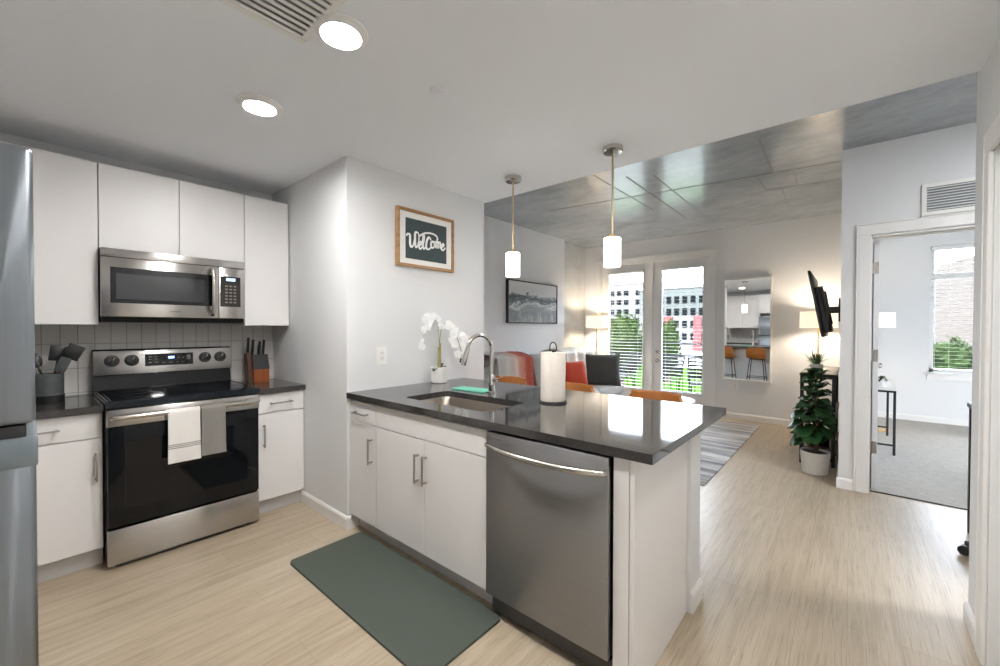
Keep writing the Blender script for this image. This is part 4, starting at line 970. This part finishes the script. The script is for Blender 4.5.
def cushion(label, mat, c, w, h, d, yaw, tilt, name='throw_pillow'):
    R = Matrix.Rotation(math.radians(yaw), 3, 'Z') @ Matrix.Rotation(math.radians(tilt), 3, 'X')
    b = MB(); pillow(b, c, w, h, d, R); return tag(b.build(name, mat, sm=70), label, 'pillow', 'cushions on the grey sofa')
cushion('charcoal plush pillow with tufted corners at the right end of the sofa', M['charcoal'], (6.02, 3.02, .69), .60, .52, .20, -56, -12)
cushion('rust orange pillow between the grey cushions on the sofa', M['rust'], (5.36, 3.14, .66), .46, .42, .16, -24, -18)
cushion('pale grey pillow leaning in the middle of the sofa', M['cush'], (4.70, 3.20, .74), .58, .56, .18, 4, -16)
# throws
def throw(name, label, mat, x0, x1, zf, zb, th=.010, amp=.012, fr=5):
    # draped over the sofa back: front fall, over the top, back fall
    yf, yb, zt = 3.262, 3.700, .985; amp *= 1.5; fr += 3; L = [zt - zf, yb - yf, zt - zb]; T = sum(L)
    def fn(u, v):
        s_ = v * T; w = amp * math.sin(u * fr * PI) 
        x = x0 + (x1 - x0) * u
        if s_ < L[0]: k = s_ / L[0]; return V3((x, yf - .03 - .05 * (1 - k) + w, zf + s_))
        if s_ < L[0] + L[1]:
            k = (s_ - L[0]) / L[1]; return V3((x, yf + (yb - yf) * k + .012 * k, zt + .045 * math.sin(PI * k) + w * .4))
        return V3((x, yb + .012, zt - (s_ - L[0] - L[1])))
    b = MB(); b.sheet(fn, 30, 40, th); return b.build(name, mat, sm=70), fn
m = Mat('red_white_gradient_throw', rough=0.95)
sx = m.n('SeparateXYZ'); m.l(m.n('NewGeometry').outputs['Position'], sx.inputs[0]); mr = m.n('MapRange', **{'From Min': 3.74, 'From Max': 4.44}); m.l(sx.outputs['X'], mr.inputs['Value'])
c = m.ramp(mr.outputs[0], [(0.0, S(190, 190, 188)), (.30, S(208, 205, 202)), (.50, S(212, 186, 174)), (.62, S(206, 150, 130)), (.72, S(184, 66, 40)), (1, S(160, 42, 24))]); f = m.noise(m.pos((60, 4, 60)), 1, 3)
m.col(m.mix(.15, c, m.ramp(f, [(.3, (.3, .1, .06)), (.7, (.9, .85, .8))]))); m.bump(f, .5, .005)
o, _ = throw('throw_blanket', '', m.m, 3.74, 4.44, .50, .55); tag(o, 'throw blanket fading from white to rust red over the left of the sofa back', 'blanket')
o, _ = throw('throw_blanket', '', M['cream'], 5.30, 6.28, .58, .55, amp=.016, fr=4); tag(o, 'cream knitted throw over the right end of the sofa back', 'blanket')
# ---- coffee table with a sprig
t = thing('coffee_table', 'round white coffee table on the striped rug', 'table', (5.50, 1.88, 0.012))
b = MB(); b.lathe([(0, .400), (.375, .400), (.39, .408), (.39, .422), (.385, .427), (0, .427)], (5.50, 1.88, 0), 56); b.build('tabletop', M['white'], t)
for a in (45, 135, 225, 315):
    q = V3((math.cos(math.radians(a)), math.sin(math.radians(a)), 0)); b = MB(); b.tube([V3((5.50, 1.88, .402)) + q * .26, V3((5.50, 1.88, .012)) + q * .33], [.018, .012], 10); b.build('leg', M['blackm'], t)
t = thing('table_sprig', 'small dark sprig in a low bowl on the coffee table', 'plant', (5.62, 1.92, .427))
b = MB(); b.lathe([(0, 0), (.04, 0), (.065, .03), (.07, .05), (.066, .05), (.05, .015), (0, .015)], (5.62, 1.92, .427), 24); b.build('bowl', M['blackp'], t)
b = MB()
for k in range(26):
    a = random.uniform(0, 2 * PI); e_ = random.uniform(.3, 1.2); d = V3((math.cos(a) * math.cos(e_), math.sin(a) * math.cos(e_), math.sin(e_)))
    b.sheet(leaf_fn(V3((5.62, 1.92, .46)), d, V3((0, 0, 1)), random.uniform(.07, .13), .014, .8), 2, 5, .001)
b.build('leaves', M['leafd'], t)
# ---- rug
m = Mat('grey_striped_rug', rough=0.95)
f1 = m.noise(m.pos((13, .55, 1)), 1.0, 5, .62, .7); f2 = m.noise(m.pos((2.2, .8, 1)), 1.6, 4, .6); f3 = m.noise(m.pos(), 170, 2)
c = m.ramp(f1, [(.38, S(84, 85, 90)), (.46, S(132, 133, 137)), (.54, S(190, 190, 191)), (.62, S(214, 213, 212))]); c = m.mix(.42, c, m.ramp(f2, [(.35, S(128, 129, 134)), (.65, S(218, 218, 217))])); m.col(c); m.bump(f3, .6, .004)
b = MB(); b.box(3.80, 6.66, .94, 2.78, 0.0005, .011, .003, 1); tag(b.build('area_rug', m.m, sm=0), 'grey and white striped area rug in the living area', 'rug')

# ---- floor lamps (two alike in the living room, one in the bedroom)
shade2 = emis('linen_shade_lit', (1, .80, .56, 1), .40, S(240, 230, 212))
def floor_lamp(label, x, y, zs0, zs1, r, zbase=0.0, power=13, arm=0.0):
    t = thing('floor_lamp', label, 'lamp', (x, y, zbase), 'drum shade lamps')
    b = MB(); b.lathe([(0, 0), (.13, 0), (.135, .006), (.13, .018), (.02, .024), (0, .024)], (x, y, zbase), 36); b.build('base', M['brass'], t)
    b = MB(); b.cyl((x, y, zbase + .02), (x, y, zs1 + .035), .009, n=12); b.lathe([(0, zs1 + .03), (.012, zs1 + .03), (.008, zs1 + .05), (0, zs1 + .055)], (x, y, 0), 12); b.build('pole', M['brass'], t, 'brass pole')
    b = MB(); b.lathe([(r, zs0), (r * .985, zs1), (r * .985 - .003, zs1), (r - .003, zs0)], (x, y, 0), 44); b.build('lamp_shade', shade2, t, 'lit linen drum shade')
    b = MB()
    for k in range(3): a = 2 * PI * k / 3; b.cyl((x, y, zs1 - .01), (x + (r - .003) * math.cos(a), y + (r - .003) * math.sin(a), zs1 - .01), .002, n=6)
    b.build('spider', M['brass'], t)
    lamp('lamp_bulb', 'POINT', (x, y, (zs0 + zs1) / 2), power, (1.0, .84, .66), .05)
floor_lamp('brass floor lamp with lit drum shade between sofa and balcony doors', 6.62, 3.42, 1.36, 1.57, .185, power=14)
floor_lamp('brass floor lamp with lit drum shade in the corner behind the television', 6.60, .315, 1.365, 1.57, .195)
floor_lamp('brass floor lamp with lit drum shade beyond the open bedroom door', 7.45, -.27, 1.375, 1.565, .175, .004, power=8)

# ---- landscape painting
t = thing('painting', 'grey landscape painting in a thin black floater frame', 'painting', (5.12, 3.72, 1.42)); px0, px1, pz0, pz1 = 4.485, 5.765, 1.425, 2.052
b = MB()
for q in ((px0, px0 + .014, pz0, pz1), (px1 - .014, px1, pz0, pz1), (px0, px1, pz0, pz0 + .014), (px0, px1, pz1 - .014, pz1)): b.box(q[0], q[1], 3.690, 3.738, q[2], q[3])
b.build('frame', M['blackm'], t, sm=0)
m = Mat('misty_hills_canvas', rough=0.8); v = m.pos((1.9, 1, 4.6), (0, .28, 0)); f = m.noise(v, 1.5, 6, .58, 1.2); sx = m.n('SeparateXYZ'); m.l(m.n('NewGeometry').outputs['Position'], sx.inputs[0])
ad = m.n('Math', operation='MULTIPLY_ADD'); m.l(f, ad.inputs[0]); ad.inputs[1].default_value = .62; mr = m.n('MapRange', **{'From Min': pz0, 'From Max': pz1}); m.l(sx.outputs['Z'], mr.inputs['Value']); m.l(mr.outputs[0], ad.inputs[2])
c = m.ramp(ad.outputs[0], [(.25, S(150, 154, 154)), (.50, S(120, 127, 130)), (.66, S(140, 148, 150)), (.74, S(204, 209, 209)), (.82, S(112, 120, 124)), (.90, S(74, 82, 88)), (.96, S(124, 132, 136)), (.99, S(190, 194, 195)), (1.0, S(206, 208, 208))])
g = m.noise(m.pos((34, 1, 5)), 1, 4, .7, .5); low = m.ramp(mr.outputs[0], [(.06, (1, 1, 1)), (.42, (0, 0, 0))]); gm = m.ramp(g, [(.54, (0, 0, 0)), (.64, (.8, .8, .8))])
c = m.mix(m.mix(1.0, low, gm, 'MULTIPLY'), c, S(216, 214, 206)); m.col(c)
b = MB(); b.box(px0 + .018, px1 - .018, 3.700, 3.730, pz0 + .018, pz1 - .018); b.build('canvas', m.m, t, sm=0)

# ---- wall mirror
t = thing('wall_mirror', 'tall rectangular mirror in a thin white frame on the far wall', 'mirror', (6.92, 1.16, .58)); my0, my1, mz0, mz1 = .848, 1.470, .582, 2.095
b = MB()
for q in ((my0, my0 + .022, mz0, mz1), (my1 - .022, my1, mz0, mz1), (my0 + .022, my1 - .022, mz0, mz0 + .022), (my0 + .022, my1 - .022, mz1 - .022, mz1)): b.box(6.885, 6.932, *q, .002, 1)
b.build('frame', M['trim'], t, sm=20)
b = MB(); b.box(6.905, 6.930, my0 + .02, my1 - .02, mz0 + .02, mz1 - .02); b.build('mirror_glass', M['mirror'], t, sm=0)

# ---- television on an arm
t = thing('television', 'flat black television on a tilting wall arm, seen edge on from behind', 'television', (5.35, .2, 1.27))
tl = 0.32; Rt = Matrix.Rotation(math.radians(-17), 3, 'X'); tcn = V3((5.39, .245, 1.590))
# screen leans out at the top: built upright then tilted about x
Rt = Matrix.Rotation(math.radians(-10), 3, 'X')
b = MB(); b.obox(tcn + Rt @ V3((0, .008, 0)), (1.10, .022, .64), Rt, .004, 2); sc_ = b.build('screen_housing', M['blackp'], t)
b = MB(); b.obox(tcn + Rt @ V3((0, .0195, 0)), (1.08, .002, .62), Rt); b.build('screen', M['blackgl'], sc_)
b = MB(); b.obox(tcn + Rt @ V3((0, -.026, -.06)), (.98, .052, .44), Rt, .012, 2); b.build('back_cover', plain('tv_back_black', (.02, .02, .021, 1), .5), sc_)
for dx in (-.46, .25):
    b = MB(); b.obox(tcn + Rt @ V3((dx, -.057, -.02)), (.035, .018, .36), Rt, .003, 1); b.build('bracket', M['blackm'], t)
b = MB(); b.box(4.99, 5.50, .115, .150, 1.515, 1.555, .003, 1); b.box(4.92, 4.96, .082, .175, 1.50, 1.56, .003, 1); b.box(4.93, 5.02, .110, .130, 1.525, 1.545, .002, 1); b.box(4.90, 4.94, .0705, .090, 1.42, 1.64, .003, 1); b.box(5.1, 5.4, .0705, .085, 1.46, 1.60, .003, 1); b.box(5.22, 5.28, .083, .115, 1.51, 1.56); b.build('wall_arm', M['blackm'], t)

# ---- console shelf with black frame
t = thing('console_shelf', 'black framed open console shelf under the television', 'shelf', (5.70, .245, 0)); cx0, cx1, cy0, cy1 = 5.11, 6.22, .105, .385
for x in (cx0, cx1 - .03):
    for y in (cy0, cy1 - .03): b = MB(); b.box(x, x + .03, y, y + .03, 0, .885, .002, 1); b.build('post', M['blackm'], t)
for z, nm in ((.885, 'top'), (.47, 'shelf_board'), (.12, 'shelf_board')): b = MB(); b.box(cx0, cx1, cy0 - .01, cy1 + .005, z, z + .022, .002, 1); b.build(nm, M['walnut'] if nm != 'top' else M['blackm'], t)
b = MB()
for x in (cx0, cx1 - .02): b.box(x, x + .02, cy0, cy1, .86, .885); b.box(x, x + .02, cy0, cy1, .06, .08)
b.build('cross_bar', M['blackm'], t, sm=0)
for x, y, z, w, d, h, lab in ((5.42, .25, .142, .20, .18, .16, 'dark storage box on the bottom board of the console shelf'), (5.42, .25, .492, .16, .16, .12, 'dark storage box on the middle board of the console shelf')):
    t2 = thing('storage_box', lab, 'box', (x, y, z)); b = MB(); b.box(x - w / 2, x + w / 2, y - d / 2, y + d / 2, z, z + h * .8, .006); b.build('body', M['blackp'], t2); b = MB(); b.box(x - w / 2 - .004, x + w / 2 + .004, y - d / 2 - .004, y + d / 2 + .004, z + h * .8, z + h, .005); b.build('lid', M['walnut'], t2)
# spiky grass plant on the console
gx, gy, gz = 5.30, .265, .907
t = thing('potted_grass', 'small spiky grass plant in a pale pot on the console shelf', 'plant', (gx, gy, gz))
b = MB(); b.lathe([(0, 0), (.045, 0), (.055, .06), (.056, .085), (.050, .085), (.046, .07), (0, .07)], (gx, gy, gz), 24); b.build('pot', M['pot'], t)
b = MB()
for k in range(70):
    a = random.uniform(0, 2 * PI); e_ = random.uniform(.75, 1.5); d = V3((math.cos(a) * math.cos(e_), math.sin(a) * math.cos(e_), math.sin(e_)))
    b.sheet(leaf_fn(V3((gx + random.uniform(-.02, .02), gy + random.uniform(-.02, .02), gz + .07)), d, V3((0, 0, 1)), random.uniform(.12, .20), .006, random.uniform(.1, .7)), 2, 6, .0008)
b.build('blades', M['grassy'], t)
# ---- fiddle leaf fig
fx, fy_ = 4.845, .245
t = thing('potted_fig', 'fiddle-leaf fig in a speckled white pot at the end of the television wall', 'plant', (fx, fy_, 0))
b = MB(); b.lathe([(0, 0), (.092, 0), (.098, .006), (.115, .195), (.116, .205), (.108, .205), (.104, .185), (0, .185)], (fx, fy_, 0), 40); b.build('pot', M['pot'], t)
b = MB(); b.lathe([(0, .185), (.103, .185), (.09, .192), (.03, .197), (0, .197)], (fx, fy_, 0), 24); b.build('soil', M['soil'], t)
tp = smooth_pts([(fx, fy_, .19), (fx + .01, fy_ + .005, .45), (fx - .005, fy_, .75), (fx + .01, fy_ + .01, .96)], 8)
b = MB(); b.tube(tp, [.014 - .008 * i / len(tp) for i in range(len(tp))], 8); b.tube([(fx + .02, fy_ - .02, .19), (fx + .03, fy_ - .02, .5)], [.009, .006], 7); b.build('trunk', M['bark'], t)
random.seed(11); b = MB()
N_ = 58
for k in range(N_):
    h = k / (N_ - 1); z = .36 + .54 * h; a = k * 2.4 + random.uniform(-.3, .3); i = min(len(tp) - 1, int((z - .19) / .89 * (len(tp) - 1))); p = V3((tp[i].x, tp[i].y, z))
    e_ = -.15 + 1.0 * h + random.uniform(-.2, .2); d = V3((math.cos(a) * math.cos(e_), math.sin(a) * math.cos(e_), math.sin(e_)))
    L = (.235 - .06 * h) * random.uniform(.85, 1.15)
    if d.y < 0: L *= 1 - .42 * abs(d.y) ** 1.5
    if d.y > 0: L *= 1 - .22 * d.y
    if h > .45: L *= .86
    def lf(u, v, p=p, d=d, L=L):
        s_ = d.cross(V3((0, 0, 1))).normalized(); u_ = s_.cross(d); x = v * L; w = L * .40 * (math.sin(PI * min(1, .03 + v * .94)) ** .5) * (.62 + .38 * v); o_ = (u - .5) * 2
        q = p + d * (.03 + x) + s_ * (o_ * w) + u_ * (abs(o_) * w * .22 + .014 * math.sin(v * 9 + o_ * 3)) - V3((0, 0, 1)) * (.38 * x * v)
        q.y = max(q.y, .0755 + .01 * v); return q
    b.sheet(lf, 6, 9, .0014)
b.build('foliage', M['leaf'], t, sm=60)

# ================================================================== BEDROOM AND NOOK GLIMPSES
t = thing('console_table', 'white-topped console table with black metal frame in the bedroom', 'table', (6.55, -.22, .004))
tx0, tx1, ty0, ty1 = 6.03, 7.12, -.372, -.075
b = MB(); b.box(tx0 - .005, tx1 + .005, ty0 - .005, ty1, .694, .716, .002, 1); b.build('tabletop', M['white'], t)
for x in (tx0, tx1 - .022):
    for y in (ty0, ty1 - .03): b = MB(); b.box(x, x + .022, y, y + .022, .004, .694); b.build('leg', M['blackm'], t, sm=0)
b = MB()
for x in (tx0, tx1 - .02): b.box(x, x + .02, ty0, ty1, .672, .694); b.box(x, x + .02, ty0, ty1, .10, .118)
b.box(tx0, tx1, ty0, ty0 + .02, .672, .694); b.build('frame_bar', M['blackm'], t, sm=0)
gx, gy, gz = 6.22, -.262, .716
t = thing('potted_plant', 'small leafy plant in a white pot on the bedroom console table', 'plant', (gx, gy, gz))
b = MB(); b.lathe([(0, 0), (.042, 0), (.048, .09), (.043, .09), (.038, .075), (0, .075)], (gx, gy, gz), 24); b.build('pot', M['white'], t)
b = MB()
for k in range(34):
    a = random.uniform(0, 2 * PI); e_ = random.uniform(.2, 1.3); d = V3((math.cos(a) * math.cos(e_), math.sin(a) * math.cos(e_), math.sin(e_)))
    b.sheet(leaf_fn(V3((gx, gy, gz + .08)), d, V3((0, 0, 1)), random.uniform(.06, .12), .013, .8), 3, 6, .001)
b.build('leaves', M['leafd'], t)
t = thing('desk', 'black framed desk edge showing past the right-hand wall end', 'desk', (3.75, -1.15, 0))
b = MB(); b.box(3.45, 4.11, -1.75, -.594, .835, .865, .003, 1); b.build('desktop', M['blackm'], t)
for x in (3.46, 4.07):
    for y in (-1.74, -.627): b = MB(); b.box(x, x + .03, y, y + .025, 0, .835); b.build('leg', M['blackm'], t, sm=0)
b = MB(); b.box(4.072, 4.098, -1.72, -.61, .10, .125); b.box(4.072, 4.098, -1.72, -.61, .80, .835); b.build('frame_bar', M['blackm'], t, sm=0)
t = thing('office_chair', 'black office chair whose caster shows past the right-hand wall end', 'chair', (3.535, -.80, 0))
b = MB(); b.box(3.31, 3.76, -1.02, -.60, .44, .52, .03, 3); b.build('seat', M['blackp'], t)
b = MB(); b.box(3.28, 3.34, -.98, -.62, .58, 1.02, .025, 3); b.build('backrest', M['blackp'], t)
b = MB(); b.cyl((3.535, -.80, .09), (3.535, -.80, .44), .025, n=14); b.tube([(3.34, -.80, .46), (3.30, -.80, .62)], .015, 8); b.build('column', M['blackm'], t)
for k in range(5):
    a = math.radians(62 + 72 * k); q = V3((3.535 + .30 * math.cos(a), -.80 + .30 * math.sin(a), 0)); b = MB(); b.tube([(3.535, -.80, .10), q + V3((0, 0, .07))], [.022, .014], 8); l_ = b.build('base_arm', M['blackm'], t)
    b = MB(); b.cyl(q + V3((-.022, .01, .028)), q + V3((.022, -.01, .028)), .028, n=18); b.build('caster', M['blackp'], l_)

# ================================================================== BALCONY AND STREET
b = MB(); b.box(7.10, 8.72, .09, 4.6, -.18, -.03); struct(b.build('floor_balcony', plain('balcony_concrete', S(176, 174, 170), .8, var=.05), sm=0))
t = thing('balcony_railing', 'dark metal balustrade along the balcony edge', 'railing', (8.6, 2.3, -.03)); ry0, ry1 = .12, 4.55
b = MB(); b.box(8.58, 8.63, ry0, ry1, 1.03, 1.065); b.build('handrail', M['rail'], t, sm=0)
b = MB(); b.box(8.592, 8.618, ry0, ry1, .80, .825); b.box(8.592, 8.618, ry0, ry1, .06, .085); b.build('rail', M['rail'], t, sm=0)
for k in range(4): y = ry0 + .02 + k * (ry1 - ry0 - .04) / 3; b = MB(); b.box(8.585, 8.625, y - .02, y + .02, -.03, 1.03); b.build('post', M['rail'], t, sm=0)
k = 0; y = ry0 + .13
while y < ry1 - .05: b = MB(); b.box(8.598, 8.612, y - .007, y + .007, .085, .80); b.build('baluster', M['rail'], t, sm=0); y += .115
def out_chair(label, x, y, yaw):
    t = thing('patio_chair', label, 'chair', (x, y, -.03), 'slatted chairs on the balcony'); R = Matrix.Rotation(math.radians(yaw), 3, 'Z'); o_ = V3((x, y, -.03))
    def bx(b, c, s, rot=None): b.obox(o_ + R @ V3(c), s, R @ (rot or Matrix.Identity(3)), .003, 1)
    b = MB(); 
    for k in range(6): bx(b, (-.20 + k * .08, 0, .42), (.06, .46, .018))
    b.build('seat', M['rail'], t)
    b = MB()
    for k in range(6): bx(b, (.24 + .022 * k, 0, .50 + k * .068), (.014, .46, .045))
    b.build('backrest', M['rail'], t)
    for sx in (-.21, .23):
        for sy in (-.22, .22): b = MB(); bx(b, (sx, sy, .205), (.026, .026, .41)); b.build('leg', M['rail'], t)
    for sy in (-.245, .245): b = MB(); bx(b, (.02, sy, .62), (.46, .04, .022)); bx(b, (-.19, sy, .52), (.025, .025, .2)); b.build('armrest', M['rail'], t)
    for sy in (-.235, .235): b = MB(); bx(b, (.295, sy, .63), (.022, .022, .48), Matrix.Rotation(math.radians(17), 3, 'Y')); b.build('back_post', M['rail'], t)
out_chair('black slatted patio chair seen through the right balcony door, nearer the mirror', 7.78, 1.95, 20)
out_chair('black slatted patio chair seen through the right balcony door, beside the centre stile', 7.85, 2.72, -25)
out_chair('black slatted patio chair seen through the left balcony door', 7.95, 3.62, -30)
# ground
b = MB(); b.box(-30, 220, -150, 200, -4.3, -4.0); struct(b.build('ground', plain('street_asphalt', S(112, 112, 110), .9, var=.06, vs=.3), sm=0))
b = MB(); b.box(24, 58, 4, 90, -4.0, -3.93); gl = b.build('lawn', plain('lawn_green', S(38, 58, 20), .95, var=.15, vs=1.2, **{'Specular IOR Level': 0.0}), sm=0); tag(gl, 'green lawn across the street beyond the balcony', 'lawn'); gl['kind'] = 'stuff'
# buildings
def block(name, label, X, y0, y1, z1, wallm, rows, cols, ww, wh, red=None, low=None, depth=14):
    t = thing(name, label, 'building', (X, (y0 + y1) / 2, -4)); b = MB(); b.box(X, X + depth, y0, y1, -4, z1); b.build('wall', wallm, t, sm=0)
    b = MB(); b.box(X - .25, X + depth + .2, y0 - .2, y1 + .2, z1, z1 + .5); b.build('roof_edge', M['cabin'], t, sm=0)
    wm = plain('facade_window_glass', S(14, 16, 18), .6, **{'Specular IOR Level': 0.0})
    if low: b = MB(); b.box(X - .12, X, y0, y1, -4, low); b.build('lower_wall', plain('facade_white', S(67, 67, 64), .8), t, sm=0)
    for z in rows:
        for y in cols:
            b = MB(); b.box(X - .20, X - .02, y - ww / 2, y + ww / 2, z - wh / 2, z + wh / 2); b.box(X - .24, X - .18, y - .05, y + .05, z - wh / 2, z + wh / 2); b.build('window', wm, t, sm=0)
    for q in red or []: b = MB(); b.box(X - .5, X, *q); b.build('red_bay', plain('red_panel', S(70, 11, 10), .7), t, sm=0)
    return t
block('apartment_building', 'pale grey-green apartment block with red bays seen through the right balcony door', 100, 10, 40, 10.8, plain('facade_grey_green', S(50, 53, 50), .8), (8.0, 5.2, 2.3, -.5), [13.1 + 1.8 * k for k in range(15)], 1.0, 1.6, [(25.6, 27.3, -4, 4.2), (31.9, 34.2, -1.0, 4.1)], 4.3)
block('apartment_building', 'white apartment block with dark windows seen through the left balcony door', 130, 44, 80, 16.0, plain('facade_offwhite', S(65, 64, 62), .8), (12.9, 9.9, 6.8, 3.8), [46.5, 50, 52.5, 56.5, 59, 61.5, 65, 68, 71], 1.5, 1.5)
b = MB(); b.mesh([(31.7, -3.4, -4), (18, -6.53, -4), (18, -16, -4), (31.7, -16, -4), (31.7, -3.4, 4.7), (18, -6.53, 4.7), (18, -16, 4.7), (31.7, -16, 4.7)], [(0, 1, 5, 4), (1, 2, 6, 5), (2, 3, 7, 6), (3, 0, 4, 7), (4, 5, 6, 7), (0, 3, 2, 1)])
m = Mat('tan_brick', rough=.85); br = m.n('TexBrick'); br.inputs['Color1'].default_value = S(50, 39, 30); br.inputs['Color2'].default_value = S(43, 33, 25); br.inputs['Mortar'].default_value = S(50, 42, 35); br.inputs['Scale'].default_value = 1.0; br.inputs['Brick Width'].default_value = .5; br.inputs['Row Height'].default_value = .2; br.inputs['Mortar Size'].default_value = .02
m.l(m.pos(rot=(PI / 2, 0, 0)), br.inputs['Vector']); m.col(br.outputs['Color'])
tag(b.build('brick_building', m.m, sm=0), 'tan brick building seen through the bedroom window', 'building')
b = MB(); b.box(60, 70, -14, 2, -4, 7); tag(b.build('office_building', plain('pale_facade', S(67, 67, 64), .8), sm=0), 'pale distant building left of the brick one, through the bedroom window', 'building')
# trees
def tree(name, label, c, r, zg, seed, n=2600, col=((24, 34, 15), (35, 44, 22)), cat='tree'):
    rnd = random.Random(seed); t = thing(name, label, cat, (c[0], c[1], zg))
    m = plain('tree_foliage', S(*[(a + b_) / 2 for a, b_ in zip(*col)]), .8, var=.35, vs=1.3, **{'Specular IOR Level': 0.0})
    if cat == 'tree': b = MB(); b.tube([(c[0], c[1], zg), (c[0] + .1, c[1], (zg + c[2]) / 2), c], [.22, .16, .08], 8); b.build('trunk', M['bark'], t)
    b = MB(); b.ell(c, [k * .82 for k in r], 18, 12, None, lambda d: 1 + .14 * math.sin(d.x * 7 + seed) * math.cos(d.y * 6) + .1 * math.sin(d.z * 9))
    vs = []; fs = []
    for k in range(n):
        a = rnd.uniform(0, 2 * PI); cz = rnd.uniform(-1, 1); q = math.sqrt(1 - cz * cz); d = V3((q * math.cos(a), q * math.sin(a), cz)); k_ = .80 + .25 * rnd.random() ** .7 + .12 * math.sin(d.x * 7 + seed) * math.cos(d.y * 6)
        p = V3(c) + V3((d.x * r[0], d.y * r[1], d.z * r[2])) * k_; s_ = rnd.uniform(.06, .13) * (sum(r) / 3) ** .35; e1 = V3((rnd.gauss(0, 1), rnd.gauss(0, 1), rnd.gauss(0, 1))).normalized(); e2 = e1.cross(d).normalized() if e1.cross(d).length > .01 else V3((1, 0, 0))
        i = len(vs); vs += [p - e1 * s_, p + e2 * s_ * .6, p + e1 * s_, p - e2 * s_ * .6]; fs.append((i, i + 1, i + 2, i + 3))
    b.mesh(vs, fs); b.build('foliage', m, t, sm=0)
tree('street_tree', 'broad green street tree seen through the left balcony door', (35, 15.5, -.3), (2.0, 2.0, 2.9), -3.93, 3)
tree('street_tree', 'slim green street tree seen left in the right balcony door', (40, 13.2, -.6), (1.1, 1.1, 2.8), -3.93, 5, 1500)
tree('shrub', 'green shrub outside the bedroom window, left of the brick wall', (19.5, -2.45, -.2), (.7, .8, 1.2), -4, 8, 1200, ((28, 38, 19), (41, 52, 30)), 'tree')
